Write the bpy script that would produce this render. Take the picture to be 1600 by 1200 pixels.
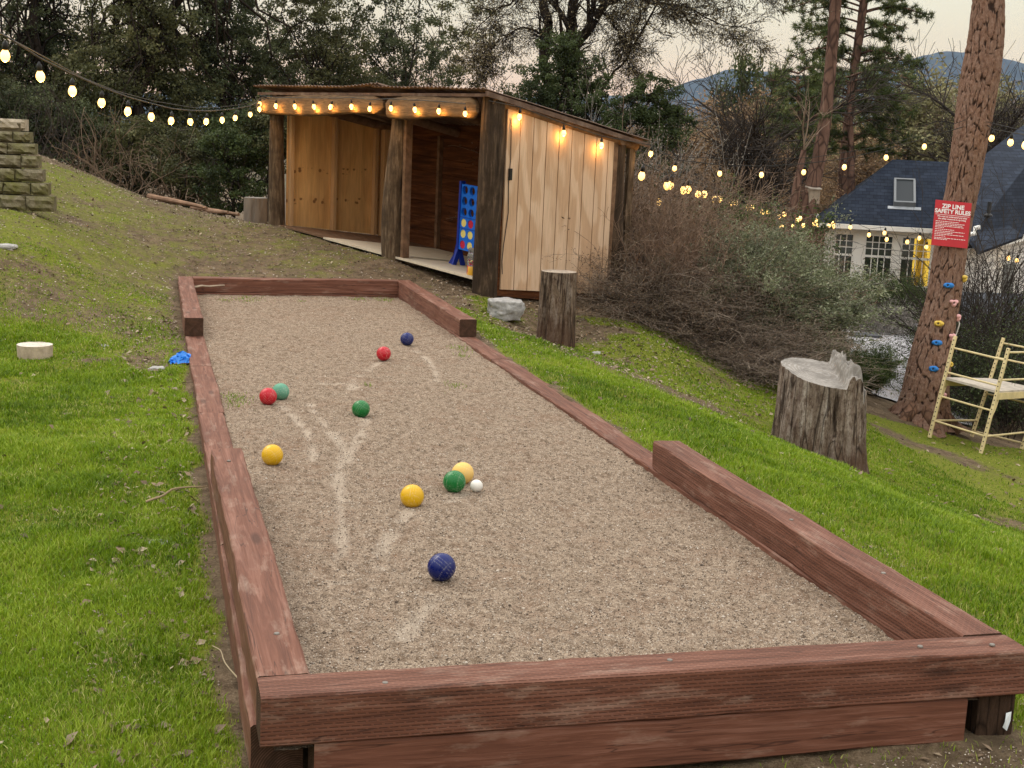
import bpy, math, random
import numpy as np
R = math.radians
for o in list(bpy.data.objects): bpy.data.objects.remove(o)
scene = bpy.context.scene
C = scene.collection
random.seed(7)

# ---------------------------------------------------------------- camera
F_PX, CX, CY, CAM_H = 2123.0, 800.0, 600.0, 1.48
def _n(v):
    v = np.asarray(v, float); return v / np.linalg.norm(v)
_Y = _n([233-CX, 195-CY, F_PX])
_v2 = np.array([8773-CX, 569-CY, F_PX])
_X = _n(_v2 - np.dot(_v2, _Y)*_Y)
_Z = np.cross(_X, _Y)
if _Z[1] > 0: _Z = -_Z
MW = np.stack([_X, _Y, _Z])                    # camera (right, down, forward) -> world
CAM = np.array([0, 0, CAM_H])
cam = bpy.data.cameras.new('camera'); co = bpy.data.objects.new('camera', cam); C.objects.link(co)
cam.sensor_width = 36; cam.lens = F_PX/1600*36; cam.clip_start = .05; cam.clip_end = 9000
from mathutils import Matrix, Vector, noise as mnoise
_r, _u, _b = MW @ np.array([1, 0, 0]), MW @ np.array([0, -1, 0]), MW @ np.array([0, 0, -1])
co.matrix_world = Matrix(((_r[0], _u[0], _b[0], 0), (_r[1], _u[1], _b[1], 0), (_r[2], _u[2], _b[2], CAM_H), (0, 0, 0, 1)))
scene.camera = co

# ---------------------------------------------------------------- light
EXPO = 0.12
SUN_EL, SUN_AZ = 48.0, -35.0                     # azimuth measured from +Y towards +X
w = bpy.data.worlds.new('World'); scene.world = w; w.use_nodes = True
nt = w.node_tree; nt.nodes.clear()
wo = nt.nodes.new('ShaderNodeOutputWorld'); bg = nt.nodes.new('ShaderNodeBackground')
tc = nt.nodes.new('ShaderNodeTexCoord'); sp = nt.nodes.new('ShaderNodeSeparateXYZ')
nt.links.new(tc.outputs['Generated'], sp.inputs[0])
rmp = nt.nodes.new('ShaderNodeValToRGB'); nt.links.new(sp.outputs['Z'], rmp.inputs[0])
def setramp(r, stops):
    e = r.color_ramp.elements
    while len(e) > 1: e.remove(e[-1])
    e[0].position = stops[0][0]; e[0].color = (*stops[0][1], 1)
    for p, c in stops[1:]:
        x = e.new(p); x.color = (*c, 1)
setramp(rmp, [(0.0, (1.05, .60, .38)), (.04, (1.10, .75, .48)), (.065, (1.06, .84, .54)), (.10, (.98, .88, .62)), (.14, (.90, .86, .68)), (.3, (.86, .86, .80)), (1, (.98, .96, .93))])
sky = nt.nodes.new('ShaderNodeTexSky'); sky.sky_type = 'NISHITA'; sky.sun_disc = False
sky.sun_elevation = R(SUN_EL); sky.sun_rotation = R(SUN_AZ)
sm = nt.nodes.new('ShaderNodeVectorMath'); sm.operation = 'SCALE'; sm.inputs['Scale'].default_value = .006
nt.links.new(sky.outputs[0], sm.inputs[0])
# dusk sky: gradient with zenith brightened to light the ground, added over the physical sky
ml = nt.nodes.new('ShaderNodeMapRange'); nt.links.new(sp.outputs['Z'], ml.inputs[0])
ml.inputs[1].default_value = .08; ml.inputs[2].default_value = .75; ml.inputs[3].default_value = .92; ml.inputs[4].default_value = 2.2
sc2 = nt.nodes.new('ShaderNodeVectorMath'); sc2.operation = 'SCALE'
nt.links.new(rmp.outputs[0], sc2.inputs[0]); nt.links.new(ml.outputs[0], sc2.inputs['Scale'])
ad = nt.nodes.new('ShaderNodeVectorMath'); ad.operation = 'ADD'
nt.links.new(sm.outputs[0], ad.inputs[0]); nt.links.new(sc2.outputs[0], ad.inputs[1])
nt.links.new(ad.outputs[0], bg.inputs[0]); bg.inputs[1].default_value = .92
nt.links.new(bg.outputs[0], wo.inputs[0])
sl = bpy.data.lights.new('sun', 'SUN'); sl.energy = 1.25; sl.angle = R(30); sl.color = (1, .93, .82)
so = bpy.data.objects.new('sun', sl); C.objects.link(so)
so.rotation_euler = (R(90-SUN_EL), 0, R(180-SUN_AZ))
vs = scene.view_settings; vs.view_transform = 'Standard'; vs.look = 'None'; vs.exposure = EXPO; vs.gamma = 1
scene.cycles.max_bounces = 6; scene.cycles.transparent_max_bounces = 8; scene.cycles.volume_bounces = 0
scene.cycles.use_denoising = True

# ---------------------------------------------------------------- helpers
def at(px, py, d):
    'world point seen at photo pixel (px,py) at depth d'
    return CAM + d*(MW @ np.array([px-CX, py-CY, F_PX]))/F_PX
def onplane(px, py, z):
    r = MW @ np.array([px-CX, py-CY, F_PX]); return CAM + r*(z-CAM_H)/r[2]

_lat = {}
def vnoise(x, y, seed=0):
    if seed not in _lat: _lat[seed] = np.random.RandomState(seed).rand(256, 256)
    L = _lat[seed]
    x = np.asarray(x, float); y = np.asarray(y, float)
    xi = np.floor(x).astype(int); yi = np.floor(y).astype(int)
    fx = x-xi; fy = y-yi; fx = fx*fx*(3-2*fx); fy = fy*fy*(3-2*fy)
    a = L[xi % 256, yi % 256]; b = L[(xi+1) % 256, yi % 256]; c = L[xi % 256, (yi+1) % 256]; d = L[(xi+1) % 256, (yi+1) % 256]
    return (a*(1-fx)+b*fx)*(1-fy) + (c*(1-fx)+d*fx)*fy
def fbm(x, y, seed=0, oct=4, g=.5):
    s = 0; a = 1; t = 0
    for i in range(oct):
        s = s + a*vnoise(np.asarray(x)*2**i, np.asarray(y)*2**i, seed+i); t += a; a *= g
    return s/t
def sstep(a, b, x):
    t = np.clip((np.asarray(x, float)-a)/(b-a), 0, 1); return t*t*(3-2*t)

class MB:
    def __init__(s): s.v = []; s.n = 0; s.li = []; s.fs = []; s.at = []; s.mi = []
    def add(s, v, f, a=0.0, m=0):
        v = np.asarray(v, float).reshape(-1, 3)
        if isinstance(f, np.ndarray):
            s.li.append((f+s.n).ravel()); s.fs.append(np.full(len(f), f.shape[1])); nf = len(f)
        else:
            s.li.append(np.concatenate([np.asarray(q) for q in f])+s.n); s.fs.append(np.array([len(q) for q in f])); nf = len(f)
        s.v.append(v); s.n += len(v)
        s.at.append(np.full(len(v), a) if np.isscalar(a) else np.asarray(a, float))
        s.mi.append(np.full(nf, m))
        return s
    def box(s, x0, x1, y0, y1, z0, z1, a=0.0, m=0):
        v = [(x, y, z) for x in (x0, x1) for y in (y0, y1) for z in (z0, z1)]
        return s.add(v, np.array([[0, 1, 3, 2], [4, 6, 7, 5], [0, 4, 5, 1], [2, 3, 7, 6], [0, 2, 6, 4], [1, 5, 7, 3]]), a, m)
    def hexa(s, base4, top4, a=0.0, m=0):
        v = list(base4)+list(top4)
        return s.add(v, np.array([[3, 2, 1, 0], [4, 5, 6, 7], [0, 1, 5, 4], [1, 2, 6, 5], [2, 3, 7, 6], [3, 0, 4, 7]]), a, m)
    def bar(s, p, q, wd, ht, up=(0, 0, 1), a=0.0, m=0):
        'rectangular bar from p to q'
        p = np.asarray(p, float); q = np.asarray(q, float); d = _n(q-p); sd = np.cross(d, up)
        if np.linalg.norm(sd) < 1e-6: sd = np.cross(d, (1, 0, 0))
        sd = _n(sd); u = np.cross(sd, d)
        c = [p+sx*sd*wd/2+sy*u*ht/2 for sx, sy in ((-1, -1), (1, -1), (1, 1), (-1, 1))]
        e = [x+(q-p) for x in c]
        return s.hexa(c, e, a, m)
    def tube(s, P, r, k=8, cap=True, a=0.0, m=0, jit=None):
        P = np.asarray(P, float); n = len(P); r = np.broadcast_to(np.asarray(r, float), (n,))
        T = np.gradient(P, axis=0); T /= np.linalg.norm(T, axis=1)[:, None]+1e-12
        ref = np.array([0, 0, 1.]) if abs(T[:, 2]).mean() < .8 else np.array([1., 0, 0])
        A = np.cross(T, ref); A /= np.linalg.norm(A, axis=1)[:, None]+1e-12; B = np.cross(T, A)
        th = np.arange(k)/k*2*np.pi
        rr = r[:, None]*np.ones(k)[None] if jit is None else r[:, None]*jit
        V = P[:, None]+rr[..., None]*(np.cos(th)[None, :, None]*A[:, None]+np.sin(th)[None, :, None]*B[:, None])
        i = np.arange(n-1)[:, None]*k; j = np.arange(k)[None]; j2 = (j+1) % k
        f = np.stack([i+j, i+j2, i+k+j2, i+k+j], -1).reshape(-1, 4)
        s.add(V, f, a, m)
        if cap:
            s.add(V[0], [list(range(k))], a, m); s.add(V[-1], [list(range(k))[::-1]], a, m)
        return s
    def segs(s, P0, P1, r0, r1, k=3, a=0.0):
        P0 = np.asarray(P0, float); P1 = np.asarray(P1, float)
        if not len(P0): return s
        T = P1-P0; T /= np.linalg.norm(T, axis=1)[:, None]+1e-12
        ref = np.where((abs(T[:, 2]) < .9)[:, None], np.array([0, 0, 1.]), np.array([1., 0, 0]))
        A = np.cross(T, ref); A /= np.linalg.norm(A, axis=1)[:, None]+1e-12; B = np.cross(T, A)
        th = np.arange(k)/k*2*np.pi
        off = np.cos(th)[None, :, None]*A[:, None]+np.sin(th)[None, :, None]*B[:, None]
        V = np.concatenate([P0[:, None]+off*np.asarray(r0)[:, None, None], P1[:, None]+off*np.asarray(r1)[:, None, None]], 1)
        j = np.arange(k); j2 = (j+1) % k
        f = np.stack([j, j2, k+j2, k+j], -1)
        f = (np.arange(len(P0))[:, None, None]*2*k+f[None]).reshape(-1, 4)
        return s.add(V, f, a)
    def lathe(s, prof, c=(0, 0, 0), k=20, a=0.0, m=0, axis=None):
        'prof: (r,z) list'
        th = np.arange(k)/k*2*np.pi; pr = np.asarray(prof, float); n = len(pr)
        V = np.stack([pr[:, 0, None]*np.cos(th), pr[:, 0, None]*np.sin(th), np.repeat(pr[:, 1, None], k, 1)], -1)
        if axis is not None:
            ax = _n(axis); t = _n(np.cross(ax, (0, 0, 1))) if abs(ax[2]) < .99 else np.array([1., 0, 0]); b = np.cross(ax, t)
            V = V[..., :1]*t+V[..., 1:2]*b+V[..., 2:]*ax
        V = V+np.asarray(c, float)
        i = np.arange(n-1)[:, None]*k; j = np.arange(k)[None]; j2 = (j+1) % k
        return s.add(V, np.stack([i+j, i+j2, i+k+j2, i+k+j], -1).reshape(-1, 4), a, m)
    def leaves(s, P, size, rng, a=None, asp=.55, up=.3):
        'diamond leaves with a fold, random orientation'
        P = np.asarray(P, float); n = len(P)
        d = rng.normal(size=(n, 3)); d /= np.linalg.norm(d, axis=1)[:, None]
        e = rng.normal(size=(n, 3)); e[:, 2] += up; e = np.cross(d, e); e /= np.linalg.norm(e, axis=1)[:, None]+1e-9
        h = np.cross(d, e)
        L = (size*rng.uniform(.6, 1.3, n))[:, None]
        V = np.stack([P-d*L*.5, P+e*L*asp*.5+h*L*.08, P+d*L*.5, P-e*L*asp*.5+h*L*.08], 1)
        if a is None: a = rng.rand(n)
        return s.add(V, np.arange(4*n).reshape(n, 4), np.repeat(a, 4))
    def build(s, name, mat, parent=None, smooth=False, org=None, rot=None, bevel=0, local=False):
        me = bpy.data.meshes.new(name)
        V = np.concatenate(s.v); L = np.concatenate(s.li); S = np.concatenate(s.fs)
        if parent is not None and not local:
            V = V-np.array(wloc(parent))
        elif org is not None:
            V = V-np.asarray(org)
        me.vertices.add(len(V)); me.vertices.foreach_set('co', V.astype(np.float32).ravel())
        me.loops.add(len(L)); me.loops.foreach_set('vertex_index', L.astype(np.int32))
        me.polygons.add(len(S)); st = np.concatenate([[0], np.cumsum(S)[:-1]])
        me.polygons.foreach_set('loop_start', st.astype(np.int32))
        me.polygons.foreach_set('use_smooth', np.full(len(S), bool(smooth)))
        mats = mat if isinstance(mat, (list, tuple)) else [mat]
        for m in mats: me.materials.append(m)
        if len(mats) > 1: me.polygons.foreach_set('material_index', np.concatenate(s.mi).astype(np.int32))
        at_ = me.attributes.new('rnd', 'FLOAT', 'POINT'); at_.data.foreach_set('value', np.concatenate(s.at).astype(np.float32))
        me.update(calc_edges=True)
        o = bpy.data.objects.new(name, me); C.objects.link(o)
        if parent is not None: o.parent = parent
        elif org is not None: o.location = org
        if rot is not None: o.rotation_euler = rot
        if bevel:
            b = o.modifiers.new('bevel', 'BEVEL'); b.width = bevel; b.segments = 2; b.limit_method = 'ANGLE'; b.angle_limit = R(40)
        return o
def wloc(o):
    l = np.zeros(3)
    while o is not None: l = l+np.array(o.location); o = o.parent
    return l
def tag(o, label=None, cat=None, group=None, kind=None):
    if label: o['label'] = label
    if cat: o['category'] = cat
    if group: o['group'] = group
    if kind: o['kind'] = kind
    return o
def thing(name, label, cat, loc=(0, 0, 0), rot=(0, 0, 0), group=None):
    o = bpy.data.objects.new(name, None); C.objects.link(o); o.empty_display_size = .1
    o.location = tuple(float(q) for q in loc); o.rotation_euler = rot
    return tag(o, label, cat, group)

# ---------------------------------------------------------------- material kit
class NM:
    def __init__(s, name, rough=.85, spec=.3):
        s.m = bpy.data.materials.new(name); s.m.use_nodes = True; s.t = s.m.node_tree
        s.p = s.t.nodes['Principled BSDF']; s.p.inputs['Roughness'].default_value = rough
        s.p.inputs['Specular IOR Level'].default_value = spec
        s.out = s.t.nodes['Material Output']; s._c = None
    def n(s, t, **k):
        x = s.t.nodes.new(t)
        for a, b in k.items(): setattr(x, a, b)
        return x
    def l(s, a, b): s.t.links.new(a, b)
    def coord(s, kind='Object', scale=(1, 1, 1), loc=(0, 0, 0)):
        tc = s.n('ShaderNodeTexCoord'); mp = s.n('ShaderNodeMapping')
        mp.inputs['Scale'].default_value = scale; mp.inputs['Location'].default_value = loc
        if kind == 'World':
            g = s.n('ShaderNodeNewGeometry'); s.l(g.outputs['Position'], mp.inputs[0])
        else: s.l(tc.outputs[kind], mp.inputs[0])
        return mp.outputs[0]
    def noise(s, c, scale=5, detail=4, rough=.6, dist=0):
        x = s.n('ShaderNodeTexNoise'); s.l(c, x.inputs['Vector'])
        x.inputs['Scale'].default_value = scale; x.inputs['Detail'].default_value = detail
        x.inputs['Roughness'].default_value = rough; x.inputs['Distortion'].default_value = dist
        return x.outputs['Fac']
    def voro(s, c, scale=5, feat='F1', out='Distance'):
        x = s.n('ShaderNodeTexVoronoi'); x.feature = feat; s.l(c, x.inputs['Vector']); x.inputs['Scale'].default_value = scale
        return x.outputs[out]
    def ramp(s, f, stops, interp='LINEAR'):
        x = s.n('ShaderNodeValToRGB'); setramp(x, [(p, c if hasattr(c, '__len__') else (c, c, c)) for p, c in stops]); x.color_ramp.interpolation = interp
        s.l(f, x.inputs[0]); return x.outputs[0]
    def mix(s, f, a, b, mode='MIX'):
        x = s.n('ShaderNodeMix', data_type='RGBA', blend_type=mode)
        for i, q in ((0, f), (6, a), (7, b)):
            if isinstance(q, (int, float)): x.inputs[i].default_value = q if i == 0 else (q, q, q, 1)
            elif isinstance(q, tuple): x.inputs[i].default_value = (*q, 1)
            else: s.l(q, x.inputs[i])
        return x.outputs[2]
    def math(s, op, a, b=0.0, clamp=False):
        x = s.n('ShaderNodeMath', operation=op); x.use_clamp = clamp
        for i, q in ((0, a), (1, b)):
            if isinstance(q, (int, float)): x.inputs[i].default_value = q
            else: s.l(q, x.inputs[i])
        return x.outputs[0]
    def attr(s, name='rnd'):
        x = s.n('ShaderNodeAttribute'); x.attribute_name = name; return x.outputs['Fac']
    def bump(s, h, strength=.3, dist=.01):
        x = s.n('ShaderNodeBump'); x.inputs['Strength'].default_value = strength; x.inputs['Distance'].default_value = dist
        s.l(h, x.inputs['Height'])
        if s._c is not None: s.l(s._c, x.inputs['Normal'])
        s._c = x.outputs[0]; s.l(s._c, s.p.inputs['Normal']); return s
    def col(s, c):
        if isinstance(c, tuple): s.p.inputs['Base Color'].default_value = (*c, 1)
        else: s.l(c, s.p.inputs['Base Color'])
        s.c_ = c; return s
    def transl(s, w=.3):
        tr = s.n('ShaderNodeBsdfTranslucent'); mx = s.n('ShaderNodeMixShader'); mx.inputs[0].default_value = w
        if isinstance(s.c_, tuple): tr.inputs[0].default_value = (*s.c_, 1)
        else: s.l(s.c_, tr.inputs[0])
        s.l(s.p.outputs[0], mx.inputs[1]); s.l(tr.outputs[0], mx.inputs[2]); s.l(mx.outputs[0], s.out.inputs[0]); return s
def mul(c, k): return tuple(q*k for q in c)
def simple(name, c, rough=.8, spec=.3, var=.25, scale=8, bump=0, stretch=(1, 1, 1), metal=0, detail=4, bdist=.01):
    m = NM(name, rough, spec); q = m.coord('Object', stretch)
    f = m.noise(q, scale, detail)
    m.col(m.ramp(f, [(.25, mul(c, 1-var)), (.75, mul(c, 1+var))])); m.p.inputs['Metallic'].default_value = metal
    if bump: m.bump(f, bump, bdist)
    return m.m
def leafmat(name, c0, c1, c2=None, clump=1.2, tr=.25, rough=.6):
    m = NM(name, rough, .25); q = m.coord('World')
    a = m.ramp(m.attr(), [(0, c0), (.7, c1), (1, c2 or c1)])
    f = m.ramp(m.noise(q, clump, 3), [(.35, .62), (.65, 1.3)])
    m.col(m.mix(1.0, a, f, 'MULTIPLY')); m.transl(tr); return m.m
def barkmat(name, c, scale=14, stretch=(1, 1, .25), bump=.7, var=.45):
    m = NM(name, .95, .1); q = m.coord('World', stretch)
    f = m.noise(q, scale, 6, .65); v = m.voro(q, scale*.9, 'DISTANCE_TO_EDGE')
    a = m.ramp(f, [(.3, mul(c, 1-var)), (.7, mul(c, 1+var))])
    m.col(m.mix(m.ramp(v, [(0, 1.0), (.12, 0.0)]), a, mul(c, .35))); m.bump(f, bump, .03); return m.m

# ---------------------------------------------------------------- terrain
X0, X1, Y0, Y1, TB = .27, 2.63, 3.44, 14.0, .145      # outer rectangle of the court frame, timber size
SAND = -.165
CP = np.array([
 # left lawn
 (.15, 2.6, -.36), (.15, 4, -.33), (.15, 6, -.25), (.15, 8, -.21), (.15, 10.5, -.18), (.15, 12.5, -.1), (.15, 14, -.03),
 (-2, 3, -.36), (-2, 6, -.27), (-2.2, 9, -.16), (-.8, 10.4, -.2), (-1.4, 11.6, .05), (-1.1, 14.2, .56), (-1.9, 14.2, .64), (-1.0, 13.0, .36), (-2.5, 13, .75), (-4.5, 8, .1), (-5, 13, 1.0), (-6, 3, -.3),
 (-.2, 15.5, .28), (-1.45, 19, 1.0), (-3.4, 18.5, 1.45), (.15, 20.6, .31), (.9, 19.5, .24), (-.2, 18, .55), (1.3, 17.3, .33), (-.6, 20.6, .66),
 # front and right
 (1.5, 2.8, -.34), (1.5, 3.3, -.33), (2.7, 3.2, -.30), (2.75, 5, -.21), (2.75, 7, -.19), (2.75, 9, -.17), (2.75, 11, -.16), (2.75, 12.6, -.14), (2.75, 14, -.08),
 (3.3, 4.4, -.30), (4.3, 5.84, -.46), (4.15, 6.7, -.46), (4.2, 7.5, -.48), (3.95, 8.4, -.42), (3.5, 9.8, -.31), (3.25, 11.3, -.22), (3.7, 3.2, -.42), (6, 4.5, -1.0), (6.0, 7.2, -1.15), (8, 7, -1.75), (5.2, 8.2, -.86),
 (5.1, 10.25, -.93), (5.6, 9.9, -1.12), (7.2, 11.2, -1.48), (7.25, 10.1, -1.5), (4.9, 9.2, -.82), (4.4, 9.7, -.6),
 (8.75, 13.9, -1.56), (8.48, 13.2, -1.61), (8.8, 12.7, -1.68), (9.5, 14, -1.78), (9.9, 13.5, -1.84), (11.1, 15.2, -2.1), (10, 11, -1.95),
 (3.9, 12.9, -.42), (4.2, 11.9, -.52), (4.9, 12.6, -.45),
 (5.0, 14.3, -.27), (5.5, 12.85, -.66), (5.6, 11.8, -.86), (6.6, 12.3, -1.1), (6.8, 14.5, -1.0), (6.2, 16, -.95), (8.5, 15.1, -1.4),
 # around the shed
 (1.4, 14.3, .02), (2.6, 14.2, -.03), (2.6, 14.9, .13), (3.3, 13.6, -.08), (1.5, 17.0, .32), (2.95, 18, .12), (3.6, 16.2, -.0), (1.9, 15.6, .2), (3.7, 13.9, -.15), (4.3, 13.9, -.22),
 (4.5, 18.5, -.5), (7, 19, -1.4), (3, 22, -.3), (-1, 25, .3), (-6, 24, 1.5),
 # the yard below
 (10.6, 17.6, -1.75), (13.8, 23, -2.1), (17, 30.4, -2.6), (18.5, 33, -2.74), (22, 32, -2.75), (15, 17, -2.3), (20, 24, -2.6), (30, 35, -2.9), (14, 10, -2.3), (10, 25, -2.1), (6, 28, -1.8), (14, 36, -2.9), (24, 45, -3.2), (5, 40, -2.6), (-8, 36, .5), (-10, 10, 1.6)], float)
def _tps(r2): return .5*r2*np.log(r2+1e-9)
def _fit():
    P = CP[:, :2]; n = len(P); d = ((P[:, None]-P[None])**2).sum(-1)
    A = np.zeros((n+3, n+3)); A[:n, :n] = _tps(d)+np.eye(n)*.02; A[:n, n] = 1; A[:n, n+1:] = P; A[n, :n] = 1; A[n+1:, :n] = P.T
    return np.linalg.solve(A, np.concatenate([CP[:, 2], [0, 0, 0]]))
_W = _fit()
def ground_base(x, y):
    x = np.asarray(x, float); y = np.asarray(y, float); sh = x.shape; x = x.ravel(); y = y.ravel(); out = np.empty(len(x))
    xc = np.clip(x, -10, 30); yc = np.clip(y, 1, 45)
    for i in range(0, len(x), 20000):
        a = xc[i:i+20000]; b = yc[i:i+20000]
        d = (a[:, None]-CP[None, :, 0])**2+(b[:, None]-CP[None, :, 1])**2
        out[i:i+20000] = _tps(d)@_W[:-3]+_W[-3]+_W[-2]*a+_W[-1]*b
    far = np.hypot(np.maximum(x-30, 0)+np.maximum(-10-x, 0), np.maximum(y-45, 0))
    out = out*np.exp(-far/60)+(1-np.exp(-far/60))*(-14)
    return out.reshape(sh)
def incourt(x, y, m=0.0): return (x > X0-m) & (x < X1+m) & (y > Y0-m) & (y < Y1+m)
def ground(x, y):
    x = np.asarray(x, float); y = np.asarray(y, float)
    z = ground_base(x, y)
    near = np.exp(-np.maximum(y-25, 0)/10)
    su = (x-3.37)*-.457+(y-13.65)*.889; sv = (x-3.37)*.884+(y-13.65)*.467
    ins_ = sstep(-.12, .05, sv)*sstep(1.95, 1.75, sv)*sstep(-.15, .05, su)*sstep(4.15, 3.9, su)
    z = z*(1-ins_)+np.minimum(z, .045+.072*su-.10*sv-.075)*ins_
    z = z+near*((fbm(x*2.2+40, y*2.2+9, 3)-.5)*.07+(fbm(x*9+3, y*9+5, 8, 3)-.5)*.018)
    hill = np.maximum(y-60, 0)
    z = z+sstep(0, 250, hill)*(fbm(x*.012+5, y*.012+3, 21, 3)-.4)*18
    return z
def gz(x, y): return float(ground(np.array([x]), np.array([y]))[0])
def gp(x, y, dz=0): return np.array([x, y, gz(x, y)+dz])
def hit(px, py, d0=3, d1=60):
    'first ground point along the ray of a photo pixel'
    ds = np.linspace(d0, d1, 1600); r = (MW @ np.array([px-CX, py-CY, F_PX]))/F_PX
    p = CAM+ds[:, None]*r; h = p[:, 2]-ground(p[:, 0], p[:, 1]); k = np.argmax(h < 0)
    return p[k]
def greenness(x, y):
    'how grassy the ground is, 0..1'
    n = fbm(x*1.3+11, y*1.3+4, 31, 4); n2 = fbm(x*.6+1, y*.6+8, 37, 3); n3 = fbm(x*4+1, y*4+8, 57, 3)
    bald = sstep(.50, .60, fbm(x*1.1+7, y*.9+2, 61, 4))*sstep(7.5, 10.5, y)
    left = (x < 1.0)*(1-sstep(9.6, 12.2, y+(n-.5)*3.5))*(.75+.5*n)*(1-.85*bald)
    leftfar = sstep(4.6, 2.6, x-.3*(y-14))*sstep(10, 12, y)*(.10+.34*sstep(.38, .62, n2*.6+.4*n)*(.4+.6*sstep(1.2, -1.2, x))*sstep(24, 17, y)+.12*sstep(.5, .7, n3))
    cl = np.interp(y, [2, 4.4, 5.8, 6.7, 7.5, 8.4, 9.8, 11.3, 12.6], [3.9, 3.6, 4.5, 4.5, 4.45, 4.15, 3.6, 3.3, 3.0])
    right = (x >= 1.0)*(y < 12.9)*(1-sstep(-.12, .22, x-cl+(n-.5)*.3))*(.7+.5*n)
    r2 = (x >= 3.0)*(y < 13.6)*sstep(0, .3, x-cl)*(.15+.55*sstep(.42, .6, n+.15*(x > 4.4)))
    g = left+leftfar+right+r2
    edge = np.maximum(np.maximum(X0-x, x-X1), np.maximum(Y0-y, y-Y1))       # bare strip along the timbers
    g = g*sstep(.0, .14, edge+(n3-.5)*.16)
    front = (y < 3.5)*(x > X0-.05)
    g = np.where(front, .12+.5*sstep(.5, .62, n3)*sstep(.5, .6, n), g)
    g = np.where(y > 24, .12, g)
    return np.clip(g, 0, 1)

def axis(a, b, st, lo, hi, gr=1.12):
    c = list(np.arange(a, b, st)); s_ = st
    while c[-1] < hi: s_ *= gr; c.append(c[-1]+s_)
    s_ = st; f = [a]
    while f[-1] > lo: s_ *= gr; f.append(f[-1]-s_)
    return np.array(f[:0:-1]+c)
xs = axis(-3.2, 7.2, .05, -2600, 3400); ys = axis(2.2, 19, .06, -60, 4200)
GX, GY = np.meshgrid(xs, ys, indexing='ij')
GZ = ground(GX, GY)
ins = incourt(GX, GY, -.05); GZ = np.where(ins, np.minimum(GZ, SAND-.12), GZ)
md = NM('soil_and_grass', .95, .1)
q = md.coord('World'); g = md.attr('rnd')
nA = md.noise(q, 3.0, 6, .7); nB = md.noise(q, 38, 4, .7); nC = md.noise(q, 130, 3, .7)
dirt = md.ramp(nB, [(.25, (.055, .035, .022)), (.5, (.135, .095, .06)), (.72, (.25, .19, .13))])
dirt2 = md.ramp(nC, [(.3, (.07, .045, .03)), (.62, (.20, .145, .095)), (.75, (.42, .36, .28))])
dirt = md.mix(.5, dirt, dirt2); dirt = md.mix(1.0, dirt, md.ramp(md.noise(q, 8, 6, .75), [(.38, (.5, .47, .44)), (.56, (1.1, 1.1, 1.08))]), 'MULTIPLY')
dirt = md.mix(md.ramp(nA, [(.4, 0.0), (.65, .6)]), dirt, (.085, .065, .04))
moss = md.ramp(nB, [(.3, (.07, .085, .008)), (.6, (.16, .18, .02)), (.8, (.26, .28, .05))])
gg = md.math('ADD', g, md.math('MULTIPLY', md.math('SUBTRACT', md.noise(q, 11, 5, .75), .5), .9))
md.col(md.mix(md.ramp(gg, [(.2, 0.0), (.55, .92)]), dirt, moss))
md.bump(nB, .6, .02).bump(nC, .5, .008)
mb = MB(); nx, ny = GX.shape
idx = np.arange(nx*ny).reshape(nx, ny)
mb.add(np.stack([GX, GY, GZ], -1), np.stack([idx[:-1, :-1], idx[1:, :-1], idx[1:, 1:], idx[:-1, 1:]], -1).reshape(-1, 4), greenness(GX, GY).ravel())
tag(mb.build('ground', md.m, smooth=True), kind='structure')

# distant ridges, the blue of haze painted into their colour
mh = NM('haze_blue_forest', .95, .1); q = mh.coord('World', (.02, .02, .02))
mh.col(mh.ramp(mh.noise(q, 1.5, 6, .7), [(.3, (.025, .035, .05)), (.7, (.05, .07, .085))]))
def ridge(y0, prof, depth, seed):
    m = MB(); xx = np.linspace(prof[0][0], prof[-1][0], 260); hh = np.interp(xx, [p[0] for p in prof], [p[1] for p in prof])
    hh = hh+(fbm(xx*.012, xx*0+seed, seed, 5)-.5)*.16*hh
    tt = np.linspace(-1, 1, 25); A, T = np.meshgrid(xx, tt, indexing='ij')
    H = hh[:, None]*(1-np.abs(T)**1.5)+(fbm(A*.02, T*4, seed+3, 4)-.5)*14*(1-np.abs(T))-16
    Yv = y0+T*depth+A*0
    ix = np.arange(A.size).reshape(A.shape)
    m.add(np.stack([A, Yv, H], -1), np.stack([ix[:-1, :-1], ix[1:, :-1], ix[1:, 1:], ix[:-1, 1:]], -1).reshape(-1, 4))
    return m
def rx(px, y): p = at(px, 200, 1000); return (p[0])/(p[1])*y
YR = 2300.
def rh(px, py): p = at(px, py, 1000); return CAM_H+(p[2]-CAM_H)/p[1]*YR+16
prof = [(rx(-900, YR), 60), (rx(500, YR), rh(500, 160)), (rx(640, YR), rh(640, 142)), (rx(760, YR), rh(760, 150)), (rx(980, YR), rh(980, 152)), (rx(1090, YR), rh(1090, 125)), (rx(1130, YR), rh(1130, 108)),
        (rx(1200, YR), rh(1200, 106)), (rx(1260, YR), rh(1260, 118)), (rx(1350, YR), rh(1350, 105)), (rx(1430, YR), rh(1430, 88)), (rx(1480, YR), rh(1480, 84)), (rx(1560, YR), rh(1560, 92)), (rx(1700, YR), rh(1700, 130)), (rx(2600, YR), 80)]
tag(ridge(YR, prof, 500, 5).build('hills', mh.m, smooth=True), kind='structure')
Y2 = 420.
def rh2(px, py): p = at(px, py, 1000); return CAM_H+(p[2]-CAM_H)/p[1]*Y2+16
prof = [(rx(-1500, Y2), 30), (rx(300, Y2), rh2(300, 230)), (rx(900, Y2), rh2(900, 212)), (rx(1150, Y2), rh2(1150, 214)), (rx(1300, Y2), rh2(1300, 222)), (rx(1500, Y2), rh2(1500, 218)), (rx(2600, Y2), 30)]
mh2 = NM('valley_forest', .95, .1); q = mh2.coord('World')
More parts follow.
